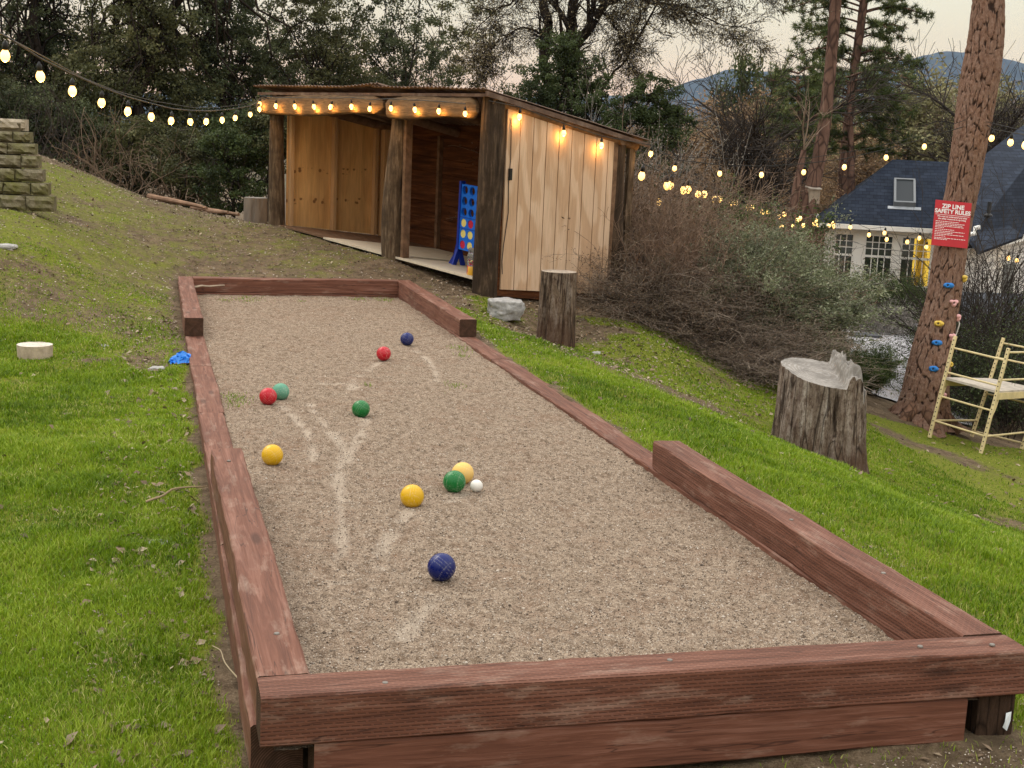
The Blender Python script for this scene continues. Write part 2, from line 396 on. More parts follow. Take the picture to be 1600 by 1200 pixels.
mh2.col(mh2.ramp(mh2.noise(q, .35, 6, .75), [(.3, (.035, .033, .02)), (.5, (.10, .075, .05)), (.7, (.10, .11, .05))]))
tag(ridge(Y2, prof, 160, 9).build('valley_slope', mh2.m, smooth=True), kind='structure')

# ---------------------------------------------------------------- bocce court
TR = [  # tracks left in the gravel (photo pixels -> sand plane)
 [(598, 562), (575, 578), (553, 592), (549, 610)], [(645, 545), (672, 562), (683, 588), (680, 600)],
 [(572, 650), (562, 690), (535, 712), (528, 745), (536, 800), (533, 870)],
 [(440, 632), (470, 660), (488, 690), (490, 720)], [(484, 630), (510, 668), (540, 700), (545, 722)],
 [(690, 930), (650, 965), (628, 1000)], [(640, 795), (600, 850), (590, 890)], [(735, 768), (700, 785)],
 [(520, 908), (545, 905)], [(500, 599), (540, 598), (560, 605)]]
def _smooth(P):
    P = np.array(P)
    for _ in range(3):
        Q = [P[0]]
        for a_, b_ in zip(P[:-1], P[1:]): Q += [a_*.75+b_*.25, a_*.25+b_*.75]
        P = np.array(Q+[P[-1]])
    return P
TRW = [_smooth([onplane(a, b, SAND)[:2] for a, b in t]) for t in TR]
def trackmask(x, y):
    m = np.zeros_like(x)
    for t in TRW:
        for (ax, ay), (bx, by) in zip(t[:-1], t[1:]):
            dx, dy = bx-ax, by-ay; L2 = dx*dx+dy*dy
            u = np.clip(((x-ax)*dx+(y-ay)*dy)/L2, 0, 1); d = np.hypot(x-ax-u*dx, y-ay-u*dy)+(fbm(x*7, y*7, 91, 3)-.5)*.05
            m = np.maximum(m, np.exp(-(d/.030)**2))
    return m
sx = np.arange(X0+.05, X1-.04, .0125); sy = np.arange(Y0+.03, Y1-.02, .0125)
SX, SY = np.meshgrid(sx, sy, indexing='ij')
tm = trackmask(SX, SY)*sstep(.18, .55, fbm(SX*8, SY*8, 71, 4))
_fp = np.random.RandomState(77); FP = [(_fp.uniform(.6, 2.3), _fp.uniform(4, 13), _fp.uniform(-.6, .6)) for _ in range(46)]
def _prints(x, y):
    m = 0
    for fx, fy_, fa in FP:
        u_ = (x-fx)*math.cos(fa)+(y-fy_)*math.sin(fa); v_ = -(x-fx)*math.sin(fa)+(y-fy_)*math.cos(fa); q_ = (u_/.05)**2+(v_/.13)**2; m = np.maximum(m, np.exp(-q_**2))-.5*np.exp(-((q_-1.7)/.5)**2)
    return m
def sandz(x, y, t=0):
    return SAND+(fbm(x*1.6, y*1.6, 41, 3)-.5)*.022+(fbm(x*14, y*14, 44, 3)-.5)*.016*(1-.7*t)-.007*t+.0035*np.sin(x*105+fbm(x*3, y*2, 46, 2)*9)*sstep(5.4, 4.3, y)*sstep(.4, .6, fbm(x*2.5, y*2.5, 47, 2))-.010*_prints(x, y)
SZ = sandz(SX, SY, tm)+(np.random.RandomState(5).rand(*SX.shape)-.5)*.0055*(1-.7*tm)
m = NM('decomposed_granite', .97, .08); q = m.coord('World')
n1 = m.noise(q, 230, 2, .6); n2 = m.noise(q, 7, 5, .7); n3 = m.noise(q, 60, 3, .7); n4 = m.noise(q, 1.6, 3, .6)
base = m.ramp(n1, [(.3, (.12, .088, .066)), (.45, (.262, .206, .16)), (.6, (.375, .307, .246)), (.74, (.57, .49, .41))])
n5 = m.noise(m.coord('World', (1, .6, 1)), 24, 5, .75); b2 = m.mix(1.0, m.ramp(n3, [(.3, (.62, .58, .54)), (.6, (1.1, 1.08, 1.05))]), m.ramp(n5, [(.34, (.56, .50, .45)), (.54, (1.12, 1.10, 1.07))]), 'MULTIPLY')
base = m.mix(1.0, base, b2, 'MULTIPLY')
base = m.mix(m.ramp(m.math('MULTIPLY', n2, m.math('ADD', n4, .45)), [(.46, 0.0), (.66, .35)]), base, (.22, .13, .085))
base = m.mix(m.ramp(m.math('MULTIPLY', m.attr(), m.math('ADD', n2, .35)), [(.1, 0.0), (.75, .55)]), base, (.54, .45, .36))
m.col(base); m.bump(n1, .9, .007).bump(n3, .7, .014).bump(n5, .5, .03)
mb = MB(); ix = np.arange(SX.size).reshape(SX.shape)
mb.add(np.stack([SX, SY, SZ], -1), np.stack([ix[:-1, :-1], ix[1:, :-1], ix[1:, 1:], ix[:-1, 1:]], -1).reshape(-1, 4), tm.ravel())
tag(mb.build('court_gravel', m.m, smooth=True), kind='structure')
# loose grains: denser towards the camera
rg = np.random.RandomState(11)
def grains(n, xr, yr, zf, smin, smax, power=1.6):
    u = rg.rand(n); y0, y1 = yr
    y = (y0**(1-power)+u*(y1**(1-power)-y0**(1-power)))**(1/(1-power)); x = rg.uniform(*xr, n)
    if abs(float(zf(np.full(1, 1.), np.full(1, 17.))[0])-SAND) > .1: k_ = ~incourt(x, y, .05); x, y = x[k_], y[k_]; n = len(x)
    s = rg.uniform(smin, smax, n)**1.0
    s = s[:n]; P = np.stack([x, y, zf(x, y)+s*.25], -1)
    o = np.array([(1, 0, 0), (-1, 0, 0), (0, 1, 0), (0, -1, 0), (0, 0, .7), (0, 0, -.7)], float)
    V = P[:, None]+o[None]*s[:, None, None]*rg.uniform(.6, 1.2, (n, 6, 1))
    f = np.array([[0, 2, 4], [2, 1, 4], [1, 3, 4], [3, 0, 4], [2, 0, 5], [1, 2, 5], [3, 1, 5], [0, 3, 5]])
    return V.reshape(-1, 3), (np.arange(n)[:, None, None]*6+f[None]).reshape(-1, 3), np.repeat(rg.rand(n), 6)
ms = NM('gravel_grain', .9, .2)
ms.col(ms.ramp(ms.attr(), [(0, (.05, .035, .027)), (.3, (.16, .12, .09)), (.6, (.32, .255, .20)), (.9, (.46, .39, .32)), (1, (.64, .57, .5))]))
mb = MB(); mb.add(*grains(90000, (X0+.12, X1-.12), (Y0+.12, Y1-.15), lambda x, y: sandz(x, y), .0015, .0042))
mb.add(*grains(500, (X0+.12, X1-.12), (Y0+.12, Y1-.15), lambda x, y: sandz(x, y), .005, .009))
tag(mb.build('gravel', ms.m), 'loose tan gravel grains covering the bocce court between the red timbers', 'gravel', kind='stuff')

def woodmat(name, dark, mid, light, incise=True, seed=0, topcol=None, rough=.72):
    m = NM(name, rough, .3); q = m.coord('Object', (1, 1, 1), (seed*3.1, seed*1.7, 0))
    s1 = m.coord('Object', (1.2, 22, 22), (seed, seed*2.3, seed)); s2 = m.coord('Object', (3, 90, 90), (seed, 0, 0))
    g1 = m.noise(s1, 1.6, 5, .65, 1.1); g2 = m.noise(s2, 2, 3, .6); n = m.noise(q, 2.2, 4, .6)
    c = m.ramp(g1, [(.28, dark), (.5, mid), (.75, light)])
    c = m.mix(m.ramp(g2, [(.35, .25), (.6, 0.0)]), c, dark)
    # knots
    kc = m.coord('Object', (1.3, 5.5, 5.5), (seed*1.3, seed, seed)); k = m.voro(kc, 1.0)
    c = m.mix(m.ramp(k, [(.06, .7), (.12, 0.0)]), c, mul(dark, .5))
    ck = m.noise(m.coord('Object', (.9, 26, 26), (seed*2, 4, seed)), 1.1, 2, .5, .4)
    c = m.mix(m.ramp(ck, [(.49, 0.0), (.498, .7), (.502, .7), (.51, 0.0)]), c, mul(dark, .3))
    # worn pale scuffs
    sc_ = m.noise(m.coord('Object', (2.5, 9, 9), (seed*5, 2, 1)), 1.6, 5, .7)
    c = m.mix(m.ramp(sc_, [(.54, 0.0), (.74, .45)]), c, (.42, .30, .235))
    c = m.mix(m.ramp(n, [(.35, .22), (.6, 0.0)]), c, mul(dark, .8))
    m.col(c)
    if incise:
        bt = m.n('ShaderNodeTexBrick'); sp2 = m.n('ShaderNodeSeparateXYZ'); m.l(m.coord('Object', (1, 1, 1)), sp2.inputs[0]); cb2 = m.n('ShaderNodeCombineXYZ'); m.l(sp2.outputs[0], cb2.inputs[0]); m.l(m.math('ADD', sp2.outputs[1], sp2.outputs[2]), cb2.inputs[1]); m.l(cb2.outputs[0], bt.inputs['Vector'])
        bt.inputs['Scale'].default_value = 1; bt.inputs['Brick Width'].default_value = .03; bt.inputs['Row Height'].default_value = .0115
        bt.inputs['Mortar Size'].default_value = .0042; bt.inputs['Mortar Smooth'].default_value = .3
        bt.inputs['Color1'].default_value = (0, 0, 0, 1); bt.inputs['Color2'].default_value = (0, 0, 0, 1); bt.inputs['Mortar'].default_value = (1, 1, 1, 1)
        m.bump(bt.outputs['Color'], .45, .004)
        m.col(m.mix(.32, m.c_, m.mix(1.0, m.c_, bt.outputs['Color'], 'MULTIPLY')))
    m.bump(g1, .35, .006).bump(g2, .25, .002); return m.m
WD = [woodmat('stained_timber_%s' % k, (.080, .028, .016), (.155, .060, .036), (.27, .130, .093), inc, i*2+1) for i, (k, inc) in enumerate((('a', True), ('b', False), ('c', False), ('d', True)))]
me_ = NM('end_grain', .95, .1); me_d = me_.n('ShaderNodeVectorMath', operation='LENGTH'); me_.l(me_.coord('Object', (0, 1, 1), (0, .05, .09)), me_d.inputs[0])
me_w = me_.math('SINE', me_.math('ADD', me_.math('MULTIPLY', me_d.outputs['Value'], 900.0), me_.math('MULTIPLY', me_.noise(me_.coord('Object'), 12, 4, .6), 6.0)))
me_.col(me_.mix(me_.ramp(me_.noise(me_.coord('Object'), 30, 5, .7), [(.4, 0.0), (.6, .6)]), me_.ramp(me_w, [(0, (.055, .030, .020)), (1, (.12, .066, .045))]), (.03, .018, .012))); M_end = me_.m
court = thing('bocce_court_frame', 'long rectangular frame of reddish brown stained timbers around the gravel bocce court', 'court frame', (X0, Y0, -.145))
def timber(p, q, wd=TB, ht=TB, mi=0, name='timber', parent=court, warp=.004, seed=0, lab=None):
    'timber centred on p-q (centre line), mesh built along local x'
    p = np.asarray(p, float); q = np.asarray(q, float); L = np.linalg.norm(q-p); k = max(4, int(L/.09))
    rs = np.random.RandomState(seed+17)
    xx = np.linspace(0, L, k+1); ny_, nz_ = 5, 5
    m = MB(); ring = []
    e = .006
    hw, hh = wd/2, ht/2
    prof = [(-hw+e, -hh), (0, -hh), (hw-e, -hh), (hw, -hh+e), (hw, 0), (hw, hh-e), (hw-e, hh), (hw*.4, hh), (-hw*.4, hh), (-hw+e, hh), (-hw, hh-e), (-hw, 0), (-hw, -hh+e)]
    pr = np.array(prof); kk = len(pr)
    wob = np.stack([np.interp(xx, np.linspace(0, L, 7), rs.normal(0, warp*.5, 7)) for _ in range(2)], -1)
    V = np.zeros((k+1, kk, 3)); V[..., 0] = xx[:, None]; V[..., 1:] = pr[None]+wob[:, None]
    V[..., 1:] += rs.normal(0, .0009, (k+1, kk, 2))
    edge = np.array([2, 3, 5, 6, 9, 10]); nick = rs.rand(k+1, len(edge)) < .06
    V[:, edge, 1:] *= np.where(nick, .955, 1.0)[..., None]
    i = np.arange(k)[:, None]*kk; j = np.arange(kk)[None]; j2 = (j+1) % kk
    m.add(V, np.stack([i+j, i+j2, i+kk+j2, i+kk+j], -1).reshape(-1, 4)[:, ::-1])
    m.add(V[0], [list(range(kk))], m=1); m.add(V[-1], [list(range(kk))[::-1]], m=1)
    o = m.build(name, [WD[mi], M_end], smooth=False)
    d = (q-p)/L; o.rotation_mode = 'QUATERNION'
    o.rotation_quaternion = Vector(d).to_track_quat('X', 'Z'); o.parent = parent; o.location = p-wloc(parent)
    for pl in o.data.polygons: pl.use_smooth = False
    if lab: o['label'] = lab
    return o
h = TB/2; xL, xR = X0+h, X1-h; yN, yF = Y0+h, Y1-h
# lower course
for (a, b, s_) in [((xL-.004, Y0+TB+.004), (xL-.002, 5.3), 1), ((xL, 5.305), (xL, 7.9), 2), ((xL+.004, 7.905), (xL+.002, 9.5), 3), ((xL, 9.505), (xL, Y1), 4)]:
    timber((*a, -.2175), (*b, -.2175), mi=s_ % 2+1, seed=s_)
for (a, b, s_) in [((xR, Y0+TB+.004), (xR, 6.6), 5), ((xR+.002, 6.605), (xR, 9.8), 6), ((xR, 9.805), (xR, Y1), 7)]:
    timber((*a, -.2175), (*b, -.2175), mi=(0, 3, 1)[s_ % 3], seed=s_)
timber((X0+.155, yN+.002, -.2185), (X1-.20, yN+.002, -.2185), mi=1, seed=8, wd=.14)
timber((X0+TB, yF, -.2175), (X1-TB, yF, -.2175), mi=2, seed=9)
# upper course
timber((X0+.01, yN-.003, -.0725), (X1+.0, yN-.003, -.0725), mi=0, seed=10)
timber((xL+.012, Y0+TB, -.072), (xL+.004, 6.37, -.0725), mi=1, seed=11)
timber((xR, Y0+TB, -.0735), (xR, 6.36, -.0715), mi=3, seed=12)
timber((xL-.01, 10.88, -.0725), (xL+.0, Y1, -.0725), mi=2, seed=13)
timber((xR, 10.92, -.0725), (xR, Y1, -.0725), mi=1, seed=14)
timber((X0+TB, yF-.0, -.0735), (X1-TB, yF-.0, -.0735), mi=2, seed=15)
# dark post block below the front right corner, with a scrap of white tape
cb = timber((X1-.075, yN+.02, -.46), (X1-.075, yN+.02, -.149), mi=1, seed=16, name='corner_post', wd=.13, ht=.13)
cb.data.materials.clear(); cb.data.materials.append(barkmat('dark_post', (.05, .03, .02), 30))
mb = MB(); fy = yN+.02-.068
mb.add([(X1-.045, fy-.003, -.155-.06), (X1-.028, fy-.006, -.155-.055), (X1-.03, fy-.008, -.24), (X1-.036, fy-.004, -.275), (X1-.052, fy-.003, -.262), (X1-.05, fy-.009, -.24)], [[0, 1, 2, 3, 4, 5]])
mb.build('tape_scrap', simple('white_plastic', (.7, .75, .78), .4), court)
M_galv = simple('galvanised', (.22, .20, .18), .5, metal=.6)
for x_, y_ in ((X1-.1, yN-.02), (X1-.34, yN), (xR, 4.2), (xR-.02, 4.9), (X0+.35, yN-.03), (xL+.02, 3.9), (xL, 6.1), (X0+1.2, yN+.01)):
    mb = MB(); mb.lathe([(0, .003), (.008, .003), (.009, .0), (.009, -.002)], (x_, y_, .001), 10); mb.build('bolt_head', M_galv, court)

# bocce balls
def ballmat(name, c, rough=.28, groove=True, worn=0.0):
    m = NM(name, rough, .28); q = m.coord('Object')
    base = m.mix(m.ramp(m.noise(q, 14, 6, .7), [(.5, 0.0), (.85, .07+worn)]), mul(c, 1.0), (.55, .5, .42))
    base = m.mix(m.math('MULTIPLY', m.attr(), .22), base, (.75, .72, .62))
    m.col(base)
    r_ = m.ramp(m.noise(q, 25, 4, .7), [(.4, rough), (.7, min(1, rough+.35))]); m.l(r_, m.p.inputs['Roughness'])
    return m.m
def ball(px, py, rad, c, label, name='bocce_ball', groove=True, worn=0, zz=0):
    p = onplane(px, py, SAND+rad); p[2] = float(sandz(p[0], p[1]))+rad-.004+zz
    k, n = 48, 96; V = []; th = np.linspace(0, np.pi, k+1); ph = np.arange(n)/n*2*np.pi
    T, Pp = np.meshgrid(th, ph, indexing='ij')
    D = np.stack([np.sin(T)*np.cos(Pp), np.sin(T)*np.sin(Pp), np.cos(T)], -1); r = np.full(T.shape, rad)
    gr = np.zeros_like(r)
    if groove:
        rs = np.random.RandomState(int(px)); ax = _n(rs.normal(size=3)); bx = _n(np.cross(ax, rs.normal(size=3))); cxx = np.cross(ax, bx)
        for a_, off in ((ax, 0), (bx, 0), (ax, .22), (ax, -.22), (bx, .22), (bx, -.22), (cxx, .5), (cxx, -.5)):
            gr = np.maximum(gr, np.exp(-((D@a_-off)/.012)**2))
        r = r-.0009*gr
    mb = MB(); ix = np.arange(T.size).reshape(T.shape); nx_ = np.roll(ix, -1, 1)
    mb.add(D*r[..., None], np.stack([ix[:-1], ix[1:], nx_[1:], nx_[:-1]], -1).reshape(-1, 4), gr.ravel())
    m = ballmat(name+'_paint_%d' % int(px), c, worn=worn, rough=.22 if not worn else .6)
    o = mb.build(name, m, smooth=True, org=(0, 0, 0)); o.location = p
    return tag(o, label, 'bocce ball' if rad > .04 else 'jack ball', 'bocce balls on the gravel court' if rad > .04 else None)
BR = .0535
ball(690, 886, BR, (.0015, .008, .10), 'dark blue bocce ball alone in the foreground, nearest to the front timber')
ball(636, 530, BR, (.0015, .008, .10), 'dark blue bocce ball farthest back on the court, beyond the red ball')
ball(644, 773, BR, (.62, .36, .008), 'bright yellow bocce ball just left of the green, pale yellow and white cluster')
ball(425.5, 710, BR, (.62, .36, .008), 'bright yellow bocce ball near the left timber, left of all the others in the middle')
ball(723, 739, BR, (.72, .46, .13), 'faded pale yellow bocce ball half hidden behind a green ball', worn=.15)
ball(710, 752, BR, (.008, .14, .03), 'dark green bocce ball touching the pale yellow ball and beside the small white ball')
ball(564, 633.5, BR, (.008, .14, .03), 'dark green bocce ball standing alone in the middle of the court')
ball(419, 616.5, BR, (.42, .008, .02), 'red bocce ball touching the faded mint green ball near the left timber')
ball(438.5, 609, BR, (.10, .28, .19), 'faded mint green bocce ball touching a red ball', worn=.12)
ball(599.5, 552, BR, (.42, .008, .02), 'red bocce ball just short of the farthest blue ball')
ball(744.5, 759, .03, (.72, .69, .64), 'small white jack ball beside a green bocce ball', 'jack_ball', groove=False, worn=.05)

# ---------------------------------------------------------------- shed
U_ = np.array([-.457, .889, 0]); V_ = np.array([.884, .467, 0]); SO = np.array([3.37, 13.65, 0])
def S(u, v, z): return SO+U_*u+V_*v+np.array([0, 0, z])
def zf(u, v): return .045+.072*u-.10*v                       # sloping floor
def zr(u, v): return 1.93-.178*v+.012*math.sin(u*2.2)        # roof underside
shed = thing('open_shed', 'open-fronted plywood and log shed with a rusty corrugated roof and string lights on its beam', 'shed', S(0, 0, -.05))
def logmat(name, c, c2): 
    m = NM(name, .9, .15); q = m.coord('World', (1, 1, .12)); f = m.noise(q, 26, 5, .7, .6); g = m.noise(m.coord('World'), 5, 4, .6)
    a = m.ramp(f, [(.3, mul(c, .4)), (.5, c), (.72, c2)]); m.col(m.mix(m.ramp(g, [(.45, 0.0), (.65, .7)]), a, mul(c, .45))); m.bump(f, .7, .02); return m.m
M_post = logmat('weathered_log', (.10, .066, .04), (.26, .19, .125)); M_post2 = logmat('dark_log', (.055, .036, .023), (.15, .10, .065))
def logH(name, c):
    m = NM(name, .85, .2); q = m.coord('World', (3, 3, 30)); f = m.noise(q, 1.5, 6, .65, 1.5)
    m.col(m.ramp(f, [(.3, mul(c, .45)), (.5, c), (.7, mul(c, 1.7))])); m.bump(f, .5, .015); return m.m
M_beam = logH('weathered_beam', (.16, .10, .055))
def log_tube(mb, p, q, r0, r1, seed, k=20, n=26, amp=.06, bend=.015):
    p = np.asarray(p, float); q = np.asarray(q, float); t = np.linspace(0, 1, n); rs = np.random.RandomState(seed)
    P = p+(q-p)*t[:, None]; P[:, :2] += (np.sin(t*rs.uniform(3, 6)+rs.rand()*6)[:, None]-.0)*rs.normal(0, bend, 2)
    th = np.arange(k)
    J = 1+amp*(fbm(th[None]*.9+seed, t[:, None]*3*np.ones((1, k)), seed % 50+100, 3)-.5)*2
    J[:, -1] = (J[:, 0]+J[:, -2])/2
    mb.tube(P, r0+(r1-r0)*t, k, jit=J)
    return mb
def post(u, v, r0, r1, zb, zt, seed, mat, name='post'):
    m = MB(); log_tube(m, S(u, v, zb), S(u, v, zt), r0, r1, seed); return m.build(name, mat, shed, smooth=True)
post(4.03, 0, .105, .085, .2, 1.72, 1, M_post)
post(1.58, 0, .13, .10, .05, 1.70, 2, M_post)
post(0, 0, .135, .125, -.15, 1.9, 3, M_post2)
post(.0, 1.86, .135, .12, -.4, 1.58, 4, M_post2)
post(4.0, 1.7, .09, .08, .0, 1.62, 5, M_post)
m = MB(); m.bar(S(-.06, 2.02, -.4), S(-.06, 2.04, 1.56), .05, .09, up=V_); m.build('corner_board', M_post, shed)
# knots on the corner post
for u0, u1, s_, zz in ((4.25, 1.63, 11, 1.79), (1.57, .06, 12, 1.775)):
    mb = MB(); n = 40; t = np.linspace(0, 1, n); k = 24
    th = np.arange(k)/k*2*np.pi; uu = u0+(u1-u0)*t
    rs = np.random.RandomState(s_); hh = .113+.012*np.sin(t*7+s_)+rs.normal(0, .002, n); dd = .075+.01*np.sin(t*5+s_)
    endf = np.minimum(1, np.sqrt(np.clip(np.minimum(t, 1-t)*22, .10, 1)))
    cs, sn = np.cos(th), np.sin(th); sq = lambda a: np.sign(a)*np.abs(a)**.55
    V = np.zeros((n, k, 3))
    for i in range(n):
        for j in range(k):
            V[i, j] = S(uu[i], -.155+dd[i]*endf[i]*sq(cs[j]), zz+hh[i]*endf[i]*sq(sn[j])+.02*math.sin(t[i]*3.1+s_))
    V += rs.normal(0, .0025, V.shape)
    ii = np.arange(n-1)[:, None]*k; jj = np.arange(k)[None]; j2 = (jj+1) % k
    mb.add(V, np.stack([ii+jj, ii+j2, ii+k+j2, ii+k+jj], -1).reshape(-1, 4)[:, ::-1]); mb.add(V[0], [list(range(k))]); mb.add(V[-1], [list(range(k))[::-1]])
    mb.build('front_beam', M_beam, shed, smooth=True)
# rafters, the right one shows above the siding
M_raft = simple('old_lumber', (.17, .10, .06), .9, .1, .5, 12, .4, (1, 1, 1))
for u in (-.07, 1.3, 2.6, 3.95):
    m = MB(); log_tube(m, S(u, -.08, zr(u, -.08)-.07), S(u, 2.12, zr(u, 2.12)-.07), .06, .055, int(u*10)+30, 10, 14); m.build('rafter', M_raft, shed, smooth=True)
m = MB(); log_tube(m, S(-.15, 1.82, 1.53), S(4.15, 1.82, 1.53), .05, .05, 44, 10, 16); m.build('rear_beam', M_raft, shed, smooth=True)
# plywood materials
def plymat(name, c, grain_axis='Z', fig=.8, warm=0, knots=False):
    m = NM(name, .75, .2)
    q = m.coord('World', (3.2, 3.2, .85)); n0 = m.noise(q, 1.0, 2, .4, .25)
    band = m.math('FRACT', m.math('ADD', m.math('MULTIPLY', n0, 4.0), m.math('MULTIPLY', m.noise(m.coord('World', (14, 14, 3)), 1, 4, .7), .35)))
    fine = m.noise(m.coord('World', (60, 60, 3)), 1.5, 4, .6)
    a = m.ramp(band, [(.0, mul(c, 1.20)), (.30, mul(c, 1.14)), (.50, (c[0]*.82, c[1]*.70, c[2]*.57)), (.90, (c[0]*.90, c[1]*.78, c[2]*.66)), (1, mul(c, 1.18))])
    a = m.mix(fig, c, a)
    a = m.mix(1.0, a, m.ramp(fine, [(.3, .84), (.7, 1.1)]), 'MULTIPLY')
    if knots:
        sz = m.n('ShaderNodeSeparateXYZ'); m.l(m.coord('World'), sz.inputs[0]); k = m.voro(m.coord('World', (13, 13, 13)), 1.0); dots = m.ramp(k, [(.22, .8), (.36, 0.0)])
        for zc in (1.00, .62):
            bd = m.math('ABSOLUTE', m.math('SUBTRACT', sz.outputs[2], zc)); a = m.mix(m.math('MULTIPLY', dots, m.ramp(bd, [(.03, 1.0), (.045, 0.0)])), a, (.13, .05, .02))
        a = m.mix(m.ramp(m.noise(m.coord('World', (9, 9, .8)), 1, 3, .6), [(.45, 0.0), (.7, .45)]), a, (.30, .15, .05))
    m.col(a); m.bump(fine, .15, .003); return m.m
M_t111 = plymat('grooved_siding', (.55, .39, .27), fig=.6); M_ply = plymat('plywood', (.72, .44, .19), fig=.3, knots=True)
M_stud = simple('pine_stud', (.50, .31, .16), .8, .2, .25, 9, .2, (1, 1, .2)); M_floor = simple('floor_plywood', (.60, .52, .40), .7, .3, .2, 6, .1, (1, 5, 1), bdist=.002)
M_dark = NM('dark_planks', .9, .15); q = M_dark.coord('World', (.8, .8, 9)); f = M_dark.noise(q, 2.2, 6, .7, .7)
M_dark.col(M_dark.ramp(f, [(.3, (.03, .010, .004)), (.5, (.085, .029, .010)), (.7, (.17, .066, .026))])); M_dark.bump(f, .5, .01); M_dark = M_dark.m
M_edge = simple('groove_dark', (.10, .06, .035), .9, .1)
# right side siding: boards with real grooves
mb = MB(); vb = np.arange(.11, 1.70, .2032*.93); vb = list(vb)+[1.71]
for i, (a, b) in enumerate(zip(vb[:-1], vb[1:])):
    g_ = .006
    for (s0, s1, uo) in ((a+g_, b-g_ if i < len(vb)-2 else b, -.105), (b-g_, b+g_, -.092)):
        if uo == -.092 and i == len(vb)-2: continue
        s0c, s1c = s0, s1
        zt0, zt1 = zr(0, s0c)-.10, zr(0, s1c)-.10; zb0, zb1 = -.035-.075*s0c, -.035-.075*s1c
        base = [S(uo, s0c, zb0), S(uo, s1c, zb1), S(-.085, s1c, zb1), S(-.085, s0c, zb0)]
        top = [S(uo, s0c, zt0), S(uo, s1c, zt1), S(-.085, s1c, zt1), S(-.085, s0c, zt0)]
        mb.hexa(base, top, m=0 if uo == -.105 else 1)
mb.build('side_siding', [M_t111, M_edge], shed)
mb = MB(); mb.hexa([S(-.095, 1.72, -.3), S(-.095, 1.79, -.3), S(-.06, 1.79, -.3), S(-.06, 1.72, -.3)], [S(-.095, 1.72, 1.5), S(-.095, 1.79, 1.49), S(-.06, 1.79, 1.49), S(-.06, 1.72, 1.5)]); mb.build('edge_trim', M_raft, shed)
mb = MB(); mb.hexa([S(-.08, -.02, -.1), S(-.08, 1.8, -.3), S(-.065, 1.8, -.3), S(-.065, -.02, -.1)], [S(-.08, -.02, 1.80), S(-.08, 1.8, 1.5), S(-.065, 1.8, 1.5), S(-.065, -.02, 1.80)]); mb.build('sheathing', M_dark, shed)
# left side plywood sheets and studs (seen from inside)
for a, b in ((.12, .80), (.81, 1.62)):
    mb = MB(); mb.hexa([S(3.98, a, zf(3.98, a)), S(3.98, b, zf(3.98, b)), S(4.0, b, zf(4, b)), S(4.0, a, zf(4, a))], [S(3.98, a, zr(4, a)-.1), S(3.98, b, zr(4, b)-.1), S(4.0, b, zr(4, b)-.1), S(4.0, a, zr(4, a)-.1)]); mb.build('side_panel', M_ply, shed)
for v in (.15, .80, 1.45):
    mb = MB(); mb.bar(S(3.94, v, zf(3.94, v)), S(3.94, v, zr(4, v)-.12), .045, .07, up=U_); mb.build('stud', M_stud, shed)
mb = MB(); mb.bar(S(3.9, 1.58, zf(3.9, 1.58)), S(3.9, 1.58, 1.55), .10, .10, up=U_); mb.build('stud', M_stud, shed)
# back wall of dark planks
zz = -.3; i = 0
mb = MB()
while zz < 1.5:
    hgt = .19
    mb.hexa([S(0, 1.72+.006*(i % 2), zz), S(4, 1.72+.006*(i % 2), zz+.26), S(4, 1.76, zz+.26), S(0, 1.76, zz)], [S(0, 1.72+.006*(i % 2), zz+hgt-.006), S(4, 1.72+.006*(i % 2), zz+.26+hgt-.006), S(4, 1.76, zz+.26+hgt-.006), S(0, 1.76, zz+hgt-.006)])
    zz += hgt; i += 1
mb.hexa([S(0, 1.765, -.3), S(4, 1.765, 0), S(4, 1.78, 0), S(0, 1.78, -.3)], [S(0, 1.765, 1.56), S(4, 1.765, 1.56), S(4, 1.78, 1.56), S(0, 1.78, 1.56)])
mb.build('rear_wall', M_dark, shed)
for u in (1.35, 2.9):
    mb = MB(); mb.bar(S(u, 1.69, zf(u, 1.69)), S(u, 1.69, 1.5), .045, .06, up=V_); mb.build('stud', M_stud if u < 2 else M_raft, shed)
mb = MB(); mb.bar(S(1.43, .03, zf(1.4, 0)), S(1.43, .03, 1.68), .045, .09, up=V_); mb.build('stud', M_raft, shed)
# floor sheets: two bright plywood sheets and a dark sill board
for a, b, mt in ((.03, 1.49, M_floor), (1.66, 2.9, M_floor), (2.91, 3.93, M_raft)):
    v0 = -.06 if mt is M_floor else .0
    mb = MB(); mb.hexa([S(a, v0, zf(a, v0)-.022), S(b, v0, zf(b, v0)-.022), S(b, 1.70, zf(b, 1.7)-.022), S(a, 1.70, zf(a, 1.7)-.022)], [S(a, v0, zf(a, v0)), S(b, v0, zf(b, v0)), S(b, 1.70, zf(b, 1.7)), S(a, 1.70, zf(a, 1.7))]); mb.build('floor_panel', mt, shed)
# pale patch nailed on the back wall
mb = MB(); mb.hexa([S(.98, 1.705, 1.27), S(1.22, 1.705, 1.31), S(1.22, 1.716, 1.31), S(.98, 1.716, 1.27)], [S(.98, 1.705, 1.38), S(1.20, 1.705, 1.42), S(1.20, 1.716, 1.42), S(.98, 1.716, 1.38)]); mb.build('patch_board', M_stud, shed)
